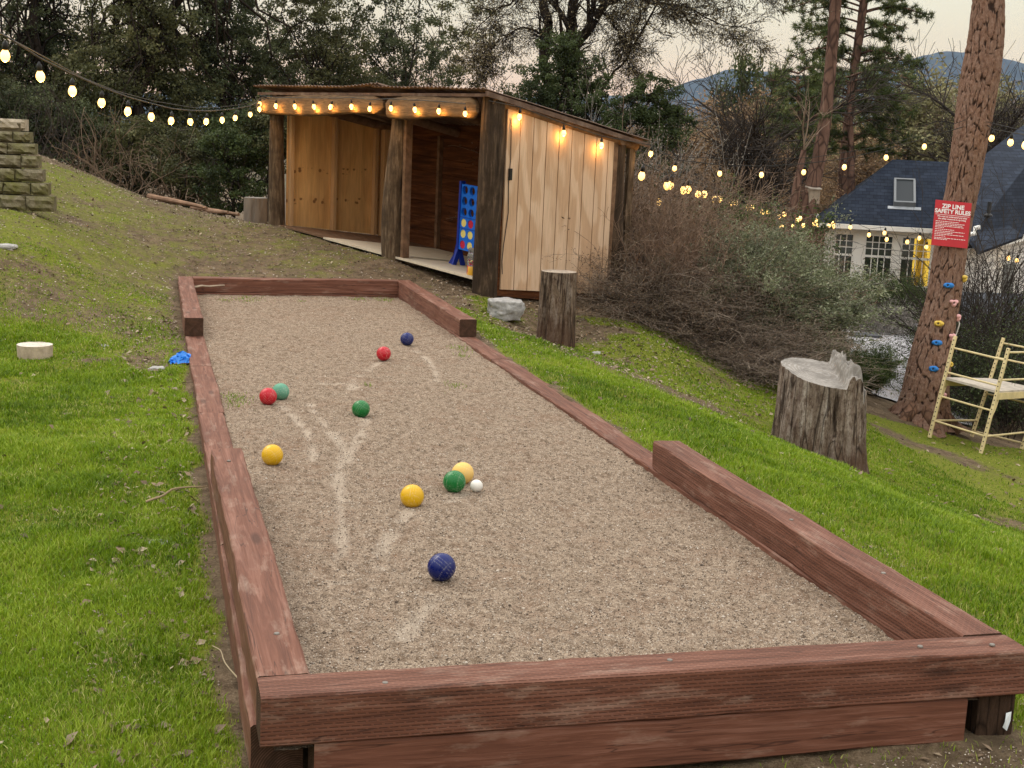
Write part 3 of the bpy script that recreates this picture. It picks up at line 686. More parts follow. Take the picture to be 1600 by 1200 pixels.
# corrugated roof: two overlapping sheets
mr = NM('rusty_metal', .75, .3); q = mr.coord('World'); f = mr.noise(q, 6, 6, .7)
mr.col(mr.ramp(f, [(.3, (.06, .035, .026)), (.5, (.14, .085, .06)), (.7, (.26, .19, .15))])); mr.p.inputs['Metallic'].default_value = .2; mr.bump(f, .3, .004)
for (a, b, dz, sd) in ((-.14, 1.75, 0, 1), (1.62, 4.2, .012, 2)):
    us = np.arange(a, b, .0125); vs_ = np.linspace(-.25, 2.26, 14); A, B = np.meshgrid(us, vs_, indexing='ij')
    sag = .03*np.exp(-((A-1.7)/.35)**2)
    Z = 1.945-.178*B+.009*np.sin(A/.068*2*np.pi)+dz+sag*(dz > 0)+(fbm(A*1.5, B*.8, 61+sd, 3)-.5)*.05
    P = SO+A[..., None]*U_+B[..., None]*V_; P[..., 2] = Z
    mb = MB(); ix = np.arange(A.size).reshape(A.shape); F = np.stack([ix[:-1, :-1], ix[1:, :-1], ix[1:, 1:], ix[:-1, 1:]], -1).reshape(-1, 4)
    mb.add(P, F); o = mb.build('roof_sheet', mr.m, shed, smooth=True)
    sm_ = o.modifiers.new('thick', 'SOLIDIFY'); sm_.thickness = .003
mb = MB(); mb.hexa([S(-.16, -.22, 1.905), S(-.13, -.22, 1.905), S(-.13, 2.24, 1.47), S(-.16, 2.24, 1.47)], [S(-.16, -.22, 1.955), S(-.13, -.22, 1.955), S(-.13, 2.24, 1.515), S(-.16, 2.24, 1.515)]); mb.build('roof_edge', mr.m, shed)
mb = MB(); mb.bar(S(-.12, -.20, 1.915), S(4.15, -.20, 1.915), .03, .03); mb.build('roof_edge', mr.m, shed)

# power cord and switch on the siding
mb = MB(); up_ = -.115
pts = [S(-.112, .16, 1.70), S(-.115, .17, 1.3), S(-.115, .155, 1.05), S(-.113, .17, .75), S(-.115, .12, .40), S(-.115, .11, .25), S(-.15, .09, .12)]
mb.tube(pts, .0045, 6)
cord = tag(mb.build('power_cord', simple('black_rubber', (.01, .01, .01), .5), org=S(-.11, .15, 1.0)), 'thin black power cord hanging down the siding with an inline switch box', 'cord')
mb = MB(); mb.bar(S(-.125, .165, 1.20), S(-.125, .165, 1.08), .035, .03, up=U_); mb.build('switch_box', simple('black_plastic', (.012, .012, .012), .4), cord, bevel=.004)

# ---------------------------------------------------------------- string lights
mg = NM('lit_bulb', .3); mg.p.inputs['Base Color'].default_value = (1, .8, .5, 1); mg.p.inputs['Emission Color'].default_value = (1, .56, .13, 1); mg.p.inputs['Emission Strength'].default_value = 3.4; mg.m.cycles.emission_sampling = 'NONE'
M_bulb = mg.m
mg = NM('lit_bulb_far', .3); mg.p.inputs['Base Color'].default_value = (1, .8, .5, 1); mg.p.inputs['Emission Color'].default_value = (1, .58, .15, 1); mg.p.inputs['Emission Strength'].default_value = 3.0; mg.m.cycles.emission_sampling = 'NONE'
M_bulbf = mg.m
M_sock = simple('socket_black', (.012, .011, .01), .5); M_cable = simple('cable_black', (.02, .018, .015), .6)
prof = [(.0, -.085), (.012, -.082), (.026, -.068), (.031, -.05), (.028, -.03), (.018, -.012), (.014, 0)]
mb = MB(); mb.lathe(prof, k=14); t_ = mb.build('bulb', M_bulb, smooth=True, local=True); BULB = t_.data; bpy.data.objects.remove(t_)
mb = MB(); mb.lathe(prof, k=10); t_ = mb.build('bulb', M_bulbf, smooth=True, local=True); BULBF = t_.data; bpy.data.objects.remove(t_)
mb = MB(); mb.lathe([(0, .055), (.006, .054), (.010, .04), (.017, .036), (.019, -.006), (.014, -.008)], k=10); t_ = mb.build('socket', M_sock, smooth=True, local=True); SOCK = t_.data; bpy.data.objects.remove(t_)
def string(label, bulbs, cable, far=False, scale=1.0, cr=.005, wires=()):
    root = thing('string_light', label, 'string lights', cable[0], group='strings of warm light bulbs')
    mb = MB(); mb.tube(np.array(cable), cr, 5); mb.build('cable', M_cable, root)
    for k, wv in enumerate(wires):
        mb = MB(); mb.tube(np.array(wv), cr*.7, 5); mb.build('support_wire', M_cable, root)
    for i, p in enumerate(bulbs):
        b = bpy.data.objects.new('bulb', BULBF if far else BULB); C.objects.link(b); b.parent = root
        b.location = np.array(p)-np.array(root.location); b.scale = (scale,)*3
        rs = np.random.RandomState(i); b.rotation_euler = (rs.normal(0, .12), rs.normal(0, .12), 0)
        if not far:
            pl = bpy.data.lights.get('bulb_glow') or bpy.data.lights.new('bulb_glow', 'POINT'); pl.energy = 1.5; pl.color = (1, .50, .12); pl.shadow_soft_size = .012
            g_l = bpy.data.objects.new('bulb_glow', pl); C.objects.link(g_l); g_l.parent = b; g_l.location = (0, 0, -.10)
        if scale < 1.6:
            s_ = bpy.data.objects.new('socket', SOCK); C.objects.link(s_); s_.parent = b
    return root
up3 = np.array([0, 0, 1.])
def lerpd(px, a, b): return a[1]+(px-a[0])/(b[0]-a[0])*(b[1]-a[1])
Lp = [(8, 76), (62, 109), (113, 133), (159, 152), (200, 166), (236, 175), (268, 182), (297, 184), (323, 184), (347, 182), (368, 179), (391, 174), (405, 166), (421, 161)]
def invd(px, a, b):            # depth so that spacing in the picture grows towards the camera
    t = (px-a[0])/(b[0]-a[0]); return 1/((1-t)/a[1]+t/b[1])
lb = [at(px, py, invd(px, (8, 6.4), (421, 16.6))) for px, py in Lp]
fas = [S(u, -.285, zb) for u, zb in ((3.98, 1.82), (3.62, 1.80), (3.22, 1.80), (2.82, 1.80), (2.46, 1.80), (2.07, 1.81), (1.72, 1.79), (1.34, 1.80), (.93, 1.79), (.52, 1.78), (.10, 1.76))]
cab = [at(-60, 25, 5.6)]+[p+up3*.06 for p in lb]+[p+up3*.065 for p in fas]
wpx = [(-60, 20, 5.6), (0, 52, 6.2), (60, 84, 7.4), (130, 122, 9.0), (180, 142, 10.3), (240, 158, 12.1), (300, 168, 14.0), (340, 168, 15.0), (380, 163, 15.8), (410, 154, 16.4), (425, 150, 16.7)]
string('string of glowing bulbs sagging from the left edge and running along the shed front beam', lb+fas, cab, scale=.74, wires=[[at(*a) for a in wpx]])
ws = [S(-.17, .22, 1.76), S(-.17, .86, 1.62), S(-.17, 1.44, 1.51), S(-.2, 2.22, 1.44)]
string('short string of four bulbs along the sloping right edge of the shed roof', ws, [S(-.16, -.2, 1.86)]+[p+up3*.06 for p in ws], scale=.85)
Rp = [(1055, 258), (1125, 266), (1190, 268), (1257, 264), (1320, 256), (1385, 241), (1445, 224)]
rb = [at(px, py, lerpd(px, (1000, 15.6), (1520, 15.9))) for px, py in Rp]
string('string of seven bulbs spanning from the shed corner to the tall pine trunk', rb, [S(-.2, 2.22, 1.50)]+[p+up3*.06 for p in rb]+[at(1512, 196, 15.85)], far=True, scale=.85, wires=[[at(1000, 236, 15.6), at(1080, 246, 15.6), at(1180, 250, 15.7), at(1270, 246, 15.7), at(1360, 232, 15.8), at(1440, 212, 15.8), at(1512, 186, 15.85)]])
rb = [at(1551, 210, 15.6), at(1580, 216, 14.4), at(1602, 220, 13.6), at(1640, 225, 12.5)]
string('string of bulbs leaving the right side of the tall pine trunk', rb, [at(1540, 194, 15.9)]+[p+up3*.06 for p in rb], far=True, wires=[[at(1540, 190, 15.9), at(1600, 204, 13.6), at(1660, 210, 12)]])
N1 = [(1004, 268), (1042, 284), (1068, 291), (1092, 298), (1117, 306), (1143, 313), (1167, 320), (1192, 327), (1218, 335), (1246, 341), (1277, 342), (1296, 350)]
N2 = [(1049, 283), (1076, 290), (1101, 298), (1126, 306), (1150, 312), (1175, 319), (1201, 326), (1226, 331), (1251, 338), (1278, 348), (1303, 352)]
N3 = [(1031, 310), (1120, 338), (1137, 343), (1154, 345), (1170, 352), (1187, 348), (1222, 350), (1240, 350), (1256, 349), (1272, 347), (1303, 350)]
N4 = [(1303, 346), (1329, 352), (1358, 364), (1383, 361), (1386, 371), (1418, 375), (1437, 369), (1448, 383)]
N5 = [(1540, 396), (1556, 395), (1576, 400), (1590, 404)]
def farstring(label, L, d0, d1, sc_):
    n = len(L); ps = [at(px, py-1, 1/((1-t)/d0+t/d1)) for (px, py), t in zip(L, np.linspace(0, 1, n))]
    string(label, ps, [p+up3*.06*sc_ for p in ps], far=True, scale=sc_, cr=.006)
farstring('upper string of small bulbs descending over the brush to the white house', N1, 16, 36, 1.35)
farstring('second string of small bulbs close beside the upper one, descending to the white house', N2, 17, 36.5, 1.35)
farstring('lowest string of small faint bulbs through the brush towards the house', N3, 19, 36, 1.3)
farstring('string of dim bulbs along the eave above the house windows', N4, 36, 35.5, 1.5)
farstring('string of dim bulbs under the eave of the right wing of the house', N5, 34, 33, 1.5)

# ---------------------------------------------------------------- four-in-a-row game and toys in the shed
M_blue = NM('blue_plastic', .35, .5).col((.008, .16, .80)).m
M_navy = NM('deep_blue_plastic', .4, .5).col((.006, .03, .34)).m
ang = math.radians(4)
def gl(u, z, d=0):      # board plane: u to the right along the front, z up, tilted with the floor
    return S(1.21-u*math.cos(ang)-z*math.sin(ang)*.9, .62+d-z*.03, zf(1.16, .62)+z*math.cos(ang)-u*math.sin(ang))
game = thing('four_in_a_row_game', 'giant blue upright four in a row game board on two splayed legs inside the shed', 'lawn game', gl(0, 0))
cols, rows, pit, z0_ = 7, 6, .122, .19
mb = MB(); W_, H_ = cols*pit, rows*pit; nseg = 20
for side in (-.02, .02):
    for c in range(cols):
        for r in range(rows):
            cu, cz = (c+.5)*pit+.03, z0_+(r+.5)*pit
            th = (np.arange(nseg)+.5)/nseg*2*np.pi
            inn = [gl(cu+.047*math.cos(t), cz+.047*math.sin(t), side) for t in th]
            sq = []
            for t in th:
                k_ = max(abs(math.cos(t)), abs(math.sin(t))); sq.append(gl(cu+pit/2*math.cos(t)/k_, cz+pit/2*math.sin(t)/k_, side))
            V = inn+sq; F = [[i, (i+1) % nseg, nseg+(i+1) % nseg, nseg+i] for i in range(nseg)]
            mb.add(V, np.array(F))
            if side < 0:
                bk = [gl(cu+.047*math.cos(t), cz+.047*math.sin(t), .02) for t in th]
                mb.add(inn+bk, np.array([[i, nseg+i, nseg+(i+1) % nseg, (i+1) % nseg] for i in range(nseg)]))
mb.build('board', M_blue, game)
for c0 in (0, W_+.03):
    mb = MB(); a0, a1 = c0, c0+.03; zt = z0_+H_+.03
    mb.hexa([gl(a0, .0, -.10), gl(a1, .0, -.10), gl(a1, .0, -.04), gl(a0, .0, -.04)], [gl(a0, .2, -.03), gl(a1, .2, -.03), gl(a1, .2, .035), gl(a0, .2, .035)])
    mb.hexa([gl(a0, .0, .10), gl(a1, .0, .10), gl(a1, .0, .04), gl(a0, .0, .04)][::-1], [gl(a0, .2, .03), gl(a1, .2, .03), gl(a1, .2, -.035), gl(a0, .2, -.035)][::-1])
    mb.hexa([gl(a0, .2, -.034), gl(a1, .2, -.034), gl(a1, .2, .034), gl(a0, .2, .034)], [gl(a0, zt, -.034), gl(a1, zt, -.034), gl(a1, zt, .034), gl(a0, zt, .034)])
    if c0 == 0:
        for sg in (-1, 1): mb.hexa([gl(-.13, 0, -.03), gl(-.07, 0, -.03), gl(-.07, 0, .03), gl(-.13, 0, .03)], [gl(-.01, .17, -.03), gl(.0, .25, -.03), gl(.0, .25, .03), gl(-.01, .17, .03)]) if sg > 0 else None
    mb.build('leg', M_navy, game, bevel=.004)
mb = MB(); mb.bar(gl(.03, z0_+H_/2+.002, -.022), gl(.03+W_, z0_+H_/2+.002, -.022), .004, .006, up=(0, 0, 1)); mb.bar(gl(.03, z0_+pit*2, -.022), gl(.03+W_, z0_+pit*2, -.022), .004, .006); mb.build('seam', M_navy, game)
M_yd = NM('yellow_plastic', .4, .4).col((.85, .72, .22)).m; M_rd = NM('red_plastic', .4, .4).col((.55, .02, .06)).m
pat = {0: 'ryrr', 1: 'yyyr', 2: 'yrry'}; nm_ = {'r': 'red', 'y': 'yellow'}; rw = ['bottom', 'second from bottom', 'third from bottom']; cn = ['leftmost', 'second', 'third', 'fourth']
for r in pat:
    for c, k in enumerate(pat[r]):
        cu, cz = (c+.5)*pit+.03, z0_+(r+.5)*pit; p0 = gl(cu, cz, -.012); p1 = gl(cu, cz, .012)
        mb = MB(); mb.tube([p0, p1], .052, 20); o = mb.build('game_disc', M_yd if k == 'y' else M_rd, org=(p0+p1)/2, bevel=.003)
        tag(o, '%s disc in the %s row, %s slot, of the blue game board' % (nm_[k], rw[r], cn[c]), 'game disc', 'discs in the four in a row game')
mgl = NM('clear_plastic', .08, .5); mgl.p.inputs['Transmission Weight'].default_value = .92; mgl.p.inputs['IOR'].default_value = 1.2; mgl.col((.9, .92, .92)); mgl = mgl.m
for (u, v, cc, lab, sc_, hh) in ((.34, .10, (.62, .33, .02), 'clear plastic jar on a yellow base at the edge of the shed floor', 1.0, .19), (.43, .16, (.50, .05, .05), 'clear plastic toy jar on a red base beside the yellow one', .9, .12)):
    p = S(u, v, zf(u, v)); t = thing('toy_jar', lab, 'toy jar', p)
    mb = MB(); mb.lathe([(0, .0), (.052*sc_, 0), (.056*sc_, .01), (.048*sc_, .05), (.05*sc_, .085), (.043*sc_, .095), (0, .095)], p, 18); mb.build('base', NM('toy_base', .35, .5).col(cc).m, t, smooth=True)
    mb = MB(); mb.lathe([(.043*sc_, .096), (.052*sc_, .12), (.054*sc_, .1+hh*.9), (.046*sc_, .1+hh), (.0, .1+hh)], p, 18); mb.build('dome', mgl, t, smooth=True)
    mb = MB(); rs = np.random.RandomState(3)
    for i in range(10):
        a_ = rs.rand()*6.3; q_ = p+np.array([.028*math.cos(a_)*sc_, .028*math.sin(a_)*sc_, .115+.014*(i//3)]); mb.lathe([(0, -.011), (.009, -.006), (.011, 0), (.009, .006), (0, .011)], q_, 8)
    mb.build('contents', M_rd if cc[0] > .55 else M_yd, t, smooth=True)

# ---------------------------------------------------------------- stumps, logs, rock
def stumpmat(name, c, c2, dark=.3, low=None):
    m = NM(name, .92, .15); q = m.coord('World', (1, 1, .13)); f = m.noise(q, 16, 6, .72, .8); g = m.noise(m.coord('World'), 9, 5, .7)
    v = m.noise(m.coord('World', (1, 1, .10), (3, 1, 2)), 22, 4, .6)
    a = m.ramp(f, [(.28, mul(c, dark)), (.48, c), (.7, c2)]); a = m.mix(m.ramp(g, [(.5, 0.0), (.66, .75)]), a, (.13, .085, .062))
    a = m.mix(m.ramp(v, [(.36, .85), (.44, 0.0)]), a, (.03, .018, .012))
    w2 = m.noise(m.coord('World', (1, 1, .45), (5, 1, 2)), 46, 8, .8, .5); a = m.mix(1.0, a, m.ramp(w2, [(.36, (.35, .28, .24)), (.52, (1.0, .98, .96)), (.7, (1.35, 1.35, 1.38))]), 'MULTIPLY'); m.bump(w2, .8, .02)
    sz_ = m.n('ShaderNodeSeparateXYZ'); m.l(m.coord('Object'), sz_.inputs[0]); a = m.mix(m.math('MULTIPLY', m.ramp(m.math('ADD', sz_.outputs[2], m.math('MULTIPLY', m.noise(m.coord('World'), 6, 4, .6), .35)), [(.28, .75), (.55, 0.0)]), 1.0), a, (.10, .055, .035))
    v3 = m.voro(m.coord('World', (1, 1, .06), (1, 3, 2)), 8, 'DISTANCE_TO_EDGE'); a = m.mix(m.ramp(v3, [(0, .9), (.028, 0.0)]), a, (.02, .012, .008))
    m.col(a); m.bump(f, .8, .03).bump(g, .5, .02); return m.m
def ringmat(name, c, c2):
    m = NM(name, .85, .15); q = m.coord('Object'); d = m.n('ShaderNodeVectorMath', operation='LENGTH'); m.l(m.coord('Object', (1, 1, .15)), d.inputs[0])
    r = m.math('ADD', m.math('MULTIPLY', d.outputs['Value'], 210.0), m.math('MULTIPLY', m.noise(q, 5, 4, .6), 26.0)); w_ = m.math('SINE', r)
    a = m.ramp(w_, [(0, c), (1, c2)]); a = m.mix(m.ramp(m.noise(q, 6, 5, .7), [(.4, 0.0), (.65, .8)]), a, mul(c, .55)); m.col(a); m.bump(w_, .2, .003); return m.m
def stump(name, label, base, r0, r1, hgt, lean, seed, mside, mtop, flare=.12, cat='tree stump', jag=None, tilt=(0, 0), rough=.06, parts=True):
    base = np.asarray(base, float); k = 110; n = 44; rs = np.random.RandomState(seed)
    th = np.arange(k)/k*2*np.pi; t = np.linspace(0, 1, n)
    T, H = np.meshgrid(th, t)
    cx_, sy_ = np.cos(T), np.sin(T)
    r = (r0+(r1-r0)*H)*(1+flare*np.exp(-H*5))
    ridg = fbm(cx_*3.1+seed+5, sy_*3.1+H*.6+9, 200+seed % 20, 4); fine = fbm(cx_*9+5+seed, sy_*9+H*2.2, 230+seed % 20, 4); fl_ = fbm(cx_*6+seed, sy_*6+H*1.2+3, 250, 2)
    r = r*(1+(ridg-.5)*rough*2.6*(1.15-.5*H)+(fine-.5)*rough*.9) - r0*.10*sstep(.60, .72, fl_)*(1-.4*H)
    top = hgt*np.ones(k)+np.cos(th)*tilt[0]*r1+np.sin(th)*tilt[1]*r1
    if jag is not None: top = jag(th, np.ones(k)*1.0, top, rs)
    Z = -.15+(top[None]+.15)*H
    V = np.stack([base[0]+lean[0]*Z+r*cx_, base[1]+lean[1]*Z+r*sy_, base[2]+Z], -1)
    root = thing(name, label, cat, base)
    mb = MB(); i = np.arange(n-1)[:, None]*k; j = np.arange(k)[None]; j2 = (j+1) % k
    mb.add(V, np.stack([i+j, i+j2, i+k+j2, i+k+j], -1).reshape(-1, 4)); mb.build('bark', mside, root, smooth=True)
    m2 = 24; rad = np.linspace(1, 0, m2)**.8; Tt, Rr = np.meshgrid(th, rad)
    tz = hgt+np.cos(Tt)*tilt[0]*r1*Rr+np.sin(Tt)*tilt[1]*r1*Rr
    if jag is not None: tz = jag(Tt, Rr, tz, rs)
    tz = tz-.004*np.minimum(1, (1-Rr)*20)+(fbm(Rr*np.cos(Tt)*8+50, Rr*np.sin(Tt)*8+50, 77, 3)-.5)*.012*(Rr < .97)
    rr = r[-1][None]*Rr
    V = np.stack([base[0]+lean[0]*tz+rr*np.cos(Tt), base[1]+lean[1]*tz+rr*np.sin(Tt), base[2]+tz], -1); V[0] = np.stack([base[0]+lean[0]*Z[-1]+r[-1]*np.cos(th), base[1]+lean[1]*Z[-1]+r[-1]*np.sin(th), base[2]+Z[-1]], -1)
    mb = MB(); i = np.arange(m2-1)[:, None]*k
    mb.add(V, np.stack([i+j, i+j2, i+k+j2, i+k+j], -1).reshape(-1, 4)); mb.build('cut_top', mtop, root, smooth=True)
    return root
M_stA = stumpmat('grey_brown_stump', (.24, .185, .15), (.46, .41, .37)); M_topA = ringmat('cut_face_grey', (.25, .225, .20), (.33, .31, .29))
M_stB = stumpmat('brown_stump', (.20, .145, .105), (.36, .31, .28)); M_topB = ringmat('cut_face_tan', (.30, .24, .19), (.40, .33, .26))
pB = at(1290, 722, 11.4)
rdir = _n([MW[0, 0], MW[1, 0], 0])       # picture right, in the ground plane
aR = math.atan2(rdir[1], rdir[0])
def jagf(T, Rr, z, rs):
    a = (T-aR+np.pi) % (2*np.pi)-np.pi; s_ = np.cos(a)*Rr; fr = np.sin(a)*Rr       # s_: +1 at picture right, fr<0 nearest the camera
    b = sstep(.33, .40, s_+.10*(fbm(fr*5+9, s_*0+3, 66, 3)-.5))
    nz = fbm(np.cos(T)*Rr*9+20, np.sin(T)*Rr*9+20, 68, 2)
    sp_k = vnoise(np.cos(T)*Rr*13+30, np.sin(T)*Rr*5+30, 69)
    up_ = (.07+.10*sp_k**1.5-.20*sstep(.70, 1.02, s_))*b
    gap = -.22*np.exp(-((s_-.80)/.035)**2)*(fr < .5)
    return z+up_+b*(nz-.5)*.09+gap*b
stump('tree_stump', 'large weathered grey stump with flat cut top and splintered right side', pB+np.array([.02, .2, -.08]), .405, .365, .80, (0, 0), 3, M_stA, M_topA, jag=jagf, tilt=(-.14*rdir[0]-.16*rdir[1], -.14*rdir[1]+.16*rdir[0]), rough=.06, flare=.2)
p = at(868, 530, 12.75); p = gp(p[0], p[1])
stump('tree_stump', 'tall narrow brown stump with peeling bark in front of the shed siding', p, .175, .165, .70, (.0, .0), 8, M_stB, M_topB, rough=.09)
p = at(399, 352, 17.6); p = gp(p[0], p[1])
stump('log_round', 'short upright grey log standing beside the left shed post', p+np.array([0, 0, -.02]), .155, .15, .34, (0, 0), 12, simple('grey_log', (.20, .165, .135), .9, .1, .3, 12, .4, (1, 1, .2)), M_topA, flare=0, cat='log', rough=.02)
p = hit(53, 562)
stump('wood_slice', 'low pale cut stump in the grass left of the court', gp(p[0], p[1]+.1), .115, .125, .095, (0, 0), 15, simple('pale_wood_side', (.42, .34, .26), .85, .1, .3, 20, .4), ringmat('pale_cut', (.60, .54, .46), (.68, .62, .54)), flare=0, cat='cut stump', rough=.03)
def rock(name, label, p, size, seed, mat, cat='rock', rotz=0, blocky=.35):
    import bmesh
    bm = bmesh.new(); bmesh.ops.create_icosphere(bm, subdivisions=5, radius=1)
    for v in bm.verts:
        d = np.array(v.co); m_ = np.abs(d).max(); d = d*(1-blocky)+d/m_*blocky*.8
        n_ = mnoise.fractal(Vector(d*1.1+seed), 1.0, 2.0, 5)*.16+abs(mnoise.noise(Vector(d*2.3+seed*2)))*.10+mnoise.noise(Vector(d*9+seed))*.02
        d = d*(1+n_); v.co = Vector((d[0]*size[0], d[1]*size[1], d[2]*size[2]))
    me = bpy.data.meshes.new(name); bm.to_mesh(me); bm.free(); me.materials.append(mat)
    for q_ in me.polygons: q_.use_smooth = True
    o = bpy.data.objects.new(name, me); C.objects.link(o); o.location = p; o.rotation_euler = (0, 0, rotz); return tag(o, label, cat)
M_rock = simple('granite', (.33, .32, .31), .9, .2, .4, 22, .5, detail=8, bdist=.02)
p = at(790, 480, 13.45)
rock('boulder', 'blocky light grey granite boulder beside the shed corner post', (p[0], p[1], gz(p[0], p[1])+.08), (.20, .15, .125), 4.2, M_rock, rotz=-.25, blocky=.7)
for i, (px, py, s_, lab) in enumerate([(248, 849, .05, 'flat pale stone in the left lawn near the front timber'), (245, 577, .07, 'flat grey stone beside the blue scrap left of the court'), (163, 541, .05, 'small whitish stone in the lawn right of the pale cut stump'), (10, 386, .10, 'flat stone in the dirt at the left edge'), (932, 552, .06, 'small pale stone on the bank right of the narrow stump'), (1316, 642, .05, 'pale stone behind the large stump')]):
    p = hit(px, py); rock('stone', lab, (p[0], p[1], p[2]+.0), (s_, s_*.7, s_*.3), i*3.1+1, M_rock, cat='stone', rotz=i)

# blue scrap by the left timber
p = hit(281, 570); rs = np.random.RandomState(4); mb = MB(); n = 16
A, B = np.meshgrid(np.linspace(0, 1, n), np.linspace(0, 1, n), indexing='ij')
V = np.stack([p[0]-.07+A*.17+rs.normal(0, .008, A.shape), p[1]-.05+B*.12+rs.normal(0, .008, A.shape), p[2]+.02+.075*np.sin(A*3.1)*np.sin(B*3)*(.6+.8*fbm(A*5, B*5, 81, 2))+rs.normal(0, .006, A.shape)], -1)
ix = np.arange(n*n).reshape(n, n); mb.add(V, np.stack([ix[:-1, :-1], ix[1:, :-1], ix[1:, 1:], ix[:-1, 1:]], -1).reshape(-1, 4))
tag(mb.build('plastic_bag', NM('blue_bag', .35, .5).col((.02, .22, .75)).m, org=p), 'crumpled bright blue plastic scrap against the left timber', 'plastic bag')
def stick(px0, py0, px1, py1, r, label, c=(.30, .22, .13)):
    a, b = hit(px0, py0), hit(px1, py1); t = np.linspace(0, 1, 12)[:, None]; P = a+(b-a)*t; P[:, 2] = ground(P[:, 0], P[:, 1])+.02+.025*np.sin(t[:, 0]*3.1); P[:, 0] += .01*np.sin(t[:, 0]*9)
    mb = MB(); mb.tube(P, np.linspace(r, r*.5, 12), 6); return tag(mb.build('stick', simple('dry_stick', c), org=a), label, 'stick')
stick(228, 793, 322, 768, .006, 'long thin dry stick lying in the left lawn')
stick(392, 1112, 330, 1020, .003, 'thin dead stem in the grass by the front left corner', (.35, .28, .18))
stick(290, 452, 350, 449, .012, 'pale stick lying on the dirt beyond the far timber', (.4, .33, .25))

# ---------------------------------------------------------------- block retaining wall (left)
mw = NM('mossy_block', .95, .15); q = mw.coord('World'); f = mw.noise(q, 16, 6, .7); g = mw.noise(q, 3.5, 5, .7)
a = mw.ramp(f, [(.3, (.09, .075, .05)), (.6, (.24, .205, .15)), (.8, (.36, .32, .25))]); mw.col(mw.mix(mw.ramp(g, [(.35, .85), (.6, .15)]), a, (.11, .11, .022))); mw.bump(f, .9, .03); mw = mw.m
D_W = 13.6
wroot = thing('retaining_wall', 'curved stepped retaining wall of mossy split face blocks at the left edge', 'retaining wall', at(20, 330, D_W))
ends = [(37, 186, 206), (45, 206, 224), (53, 224, 243), (59, 243, 264), (66, 264, 285), (75, 285, 305), (84, 305, 330)]
for ci, (ex, y0, y1) in enumerate(ends):
    mb = MB(); zt, zb = at(40, y0, D_W)[2], at(40, y1, D_W)[2]
    e0 = at(ex, y1, D_W); rs = np.random.RandomState(ci); x = e0[0]; y = e0[1]-.035*(6-ci)*-1; L_ = 0; off = .35*(ci % 2)*.28
    head = math.radians(176)
    k = 0
    while L_ < 1.9:
        w_ = (.27 if k else .27-off)*1.0; d = np.array([math.cos(head), math.sin(head), 0]); nrm = np.array([d[1], -d[0], 0])
        if nrm[1] > 0: nrm = -nrm
        st = np.array([x, y, 0])+.0*nrm
        A_ = st; B_ = st+d*(w_-.008); nfx = 7; nfz = 5
        gx_ = np.linspace(0, 1, nfx); gzv = np.linspace(0, 1, nfz); AA, ZZ = np.meshgrid(gx_, gzv, indexing='ij')
        bul = .035*(1-(2*AA-1)**6)*(1-(2*ZZ-1)**6)+rs.normal(0, .008, AA.shape)
        Vf = A_+(B_-A_)*AA[..., None]+nrm*bul[..., None]; Vf[..., 2] = zb+.006+(zt-zb-.010)*ZZ
        Vb = Vf.copy(); Vb[...] = (A_+(B_-A_)*AA[..., None]); Vb[..., 2] = Vf[..., 2]; Vb = Vb-nrm*.22
        ix = np.arange(nfx*nfz).reshape(nfx, nfz); F = np.stack([ix[:-1, :-1], ix[1:, :-1], ix[1:, 1:], ix[:-1, 1:]], -1).reshape(-1, 4)
        nV = nfx*nfz; ring = list(ix[:, 0])+list(ix[-1, 1:])+list(ix[-2::-1, -1])+list(ix[0, -2:0:-1]); rn = len(ring)
        F2 = np.array([[ring[i], ring[(i+1) % rn], ring[(i+1) % rn]+nV, ring[i]+nV] for i in range(rn)])
        mb.add(np.concatenate([Vf.reshape(-1, 3), Vb.reshape(-1, 3)]), np.concatenate([F, F+nV, F2]))
        x, y = B_[0]+d[0]*.008, B_[1]+d[1]*.008; L_ += w_; head += math.radians(-7 if k < 9 else 0); k += 1
    mb.build('block_course' if ci else 'cap_course', mw if ci else simple('cap_block', (.34, .29, .22), .95, .1, .3, 18, .6), wroot)
# soil held back by the wall
mb = MB(); zt = at(40, 190, D_W)[2]; pp = [at(30, 190, D_W), at(-60, 190, D_W), at(-60, 190, D_W)+np.array([-1.5, 3, 0]), at(30, 190, D_W)+np.array([-.35, .5, 0])]
mb.hexa([(q_[0], q_[1]+.14, .3) for q_ in pp], [(q_[0], q_[1]+.14, zt-.02) for q_ in pp]); mb.build('backfill', simple('soil', (.09, .07, .04)), wroot)

# ---------------------------------------------------------------- tall pine with sign, holds
PD = 16.0
PC = [(1437, 668, 90), (1437, 655, 82), (1440, 642, 73), (1446, 610, 68), (1453, 563, 62), (1466, 500, 54), (1474, 470, 52), (1486, 387, 50), (1494, 340, 49), (1505, 290, 50), (1515, 225, 54), (1525, 160, 57), (1533, 112, 58), (1540, 60, 54), (1544, 0, 49), (1552, -110, 46), (1560, -260, 42)]
pc = np.array([at(a, b, PD) for a, b, _ in PC]); pr_ = np.array([c/2/F_PX*PD for _, _, c in PC]); base = pc[1]
hgt = np.linspace(pc[0, 2], pc[-1, 2], 620); axisx = np.interp(hgt, pc[:, 2], pc[:, 0]); axisy = np.interp(hgt, pc[:, 2], pc[:, 1]); axr = np.interp(hgt, pc[:, 2], pr_)
k = 180; th = np.arange(k)/k*2*np.pi
T, Hh = np.meshgrid(th, hgt)
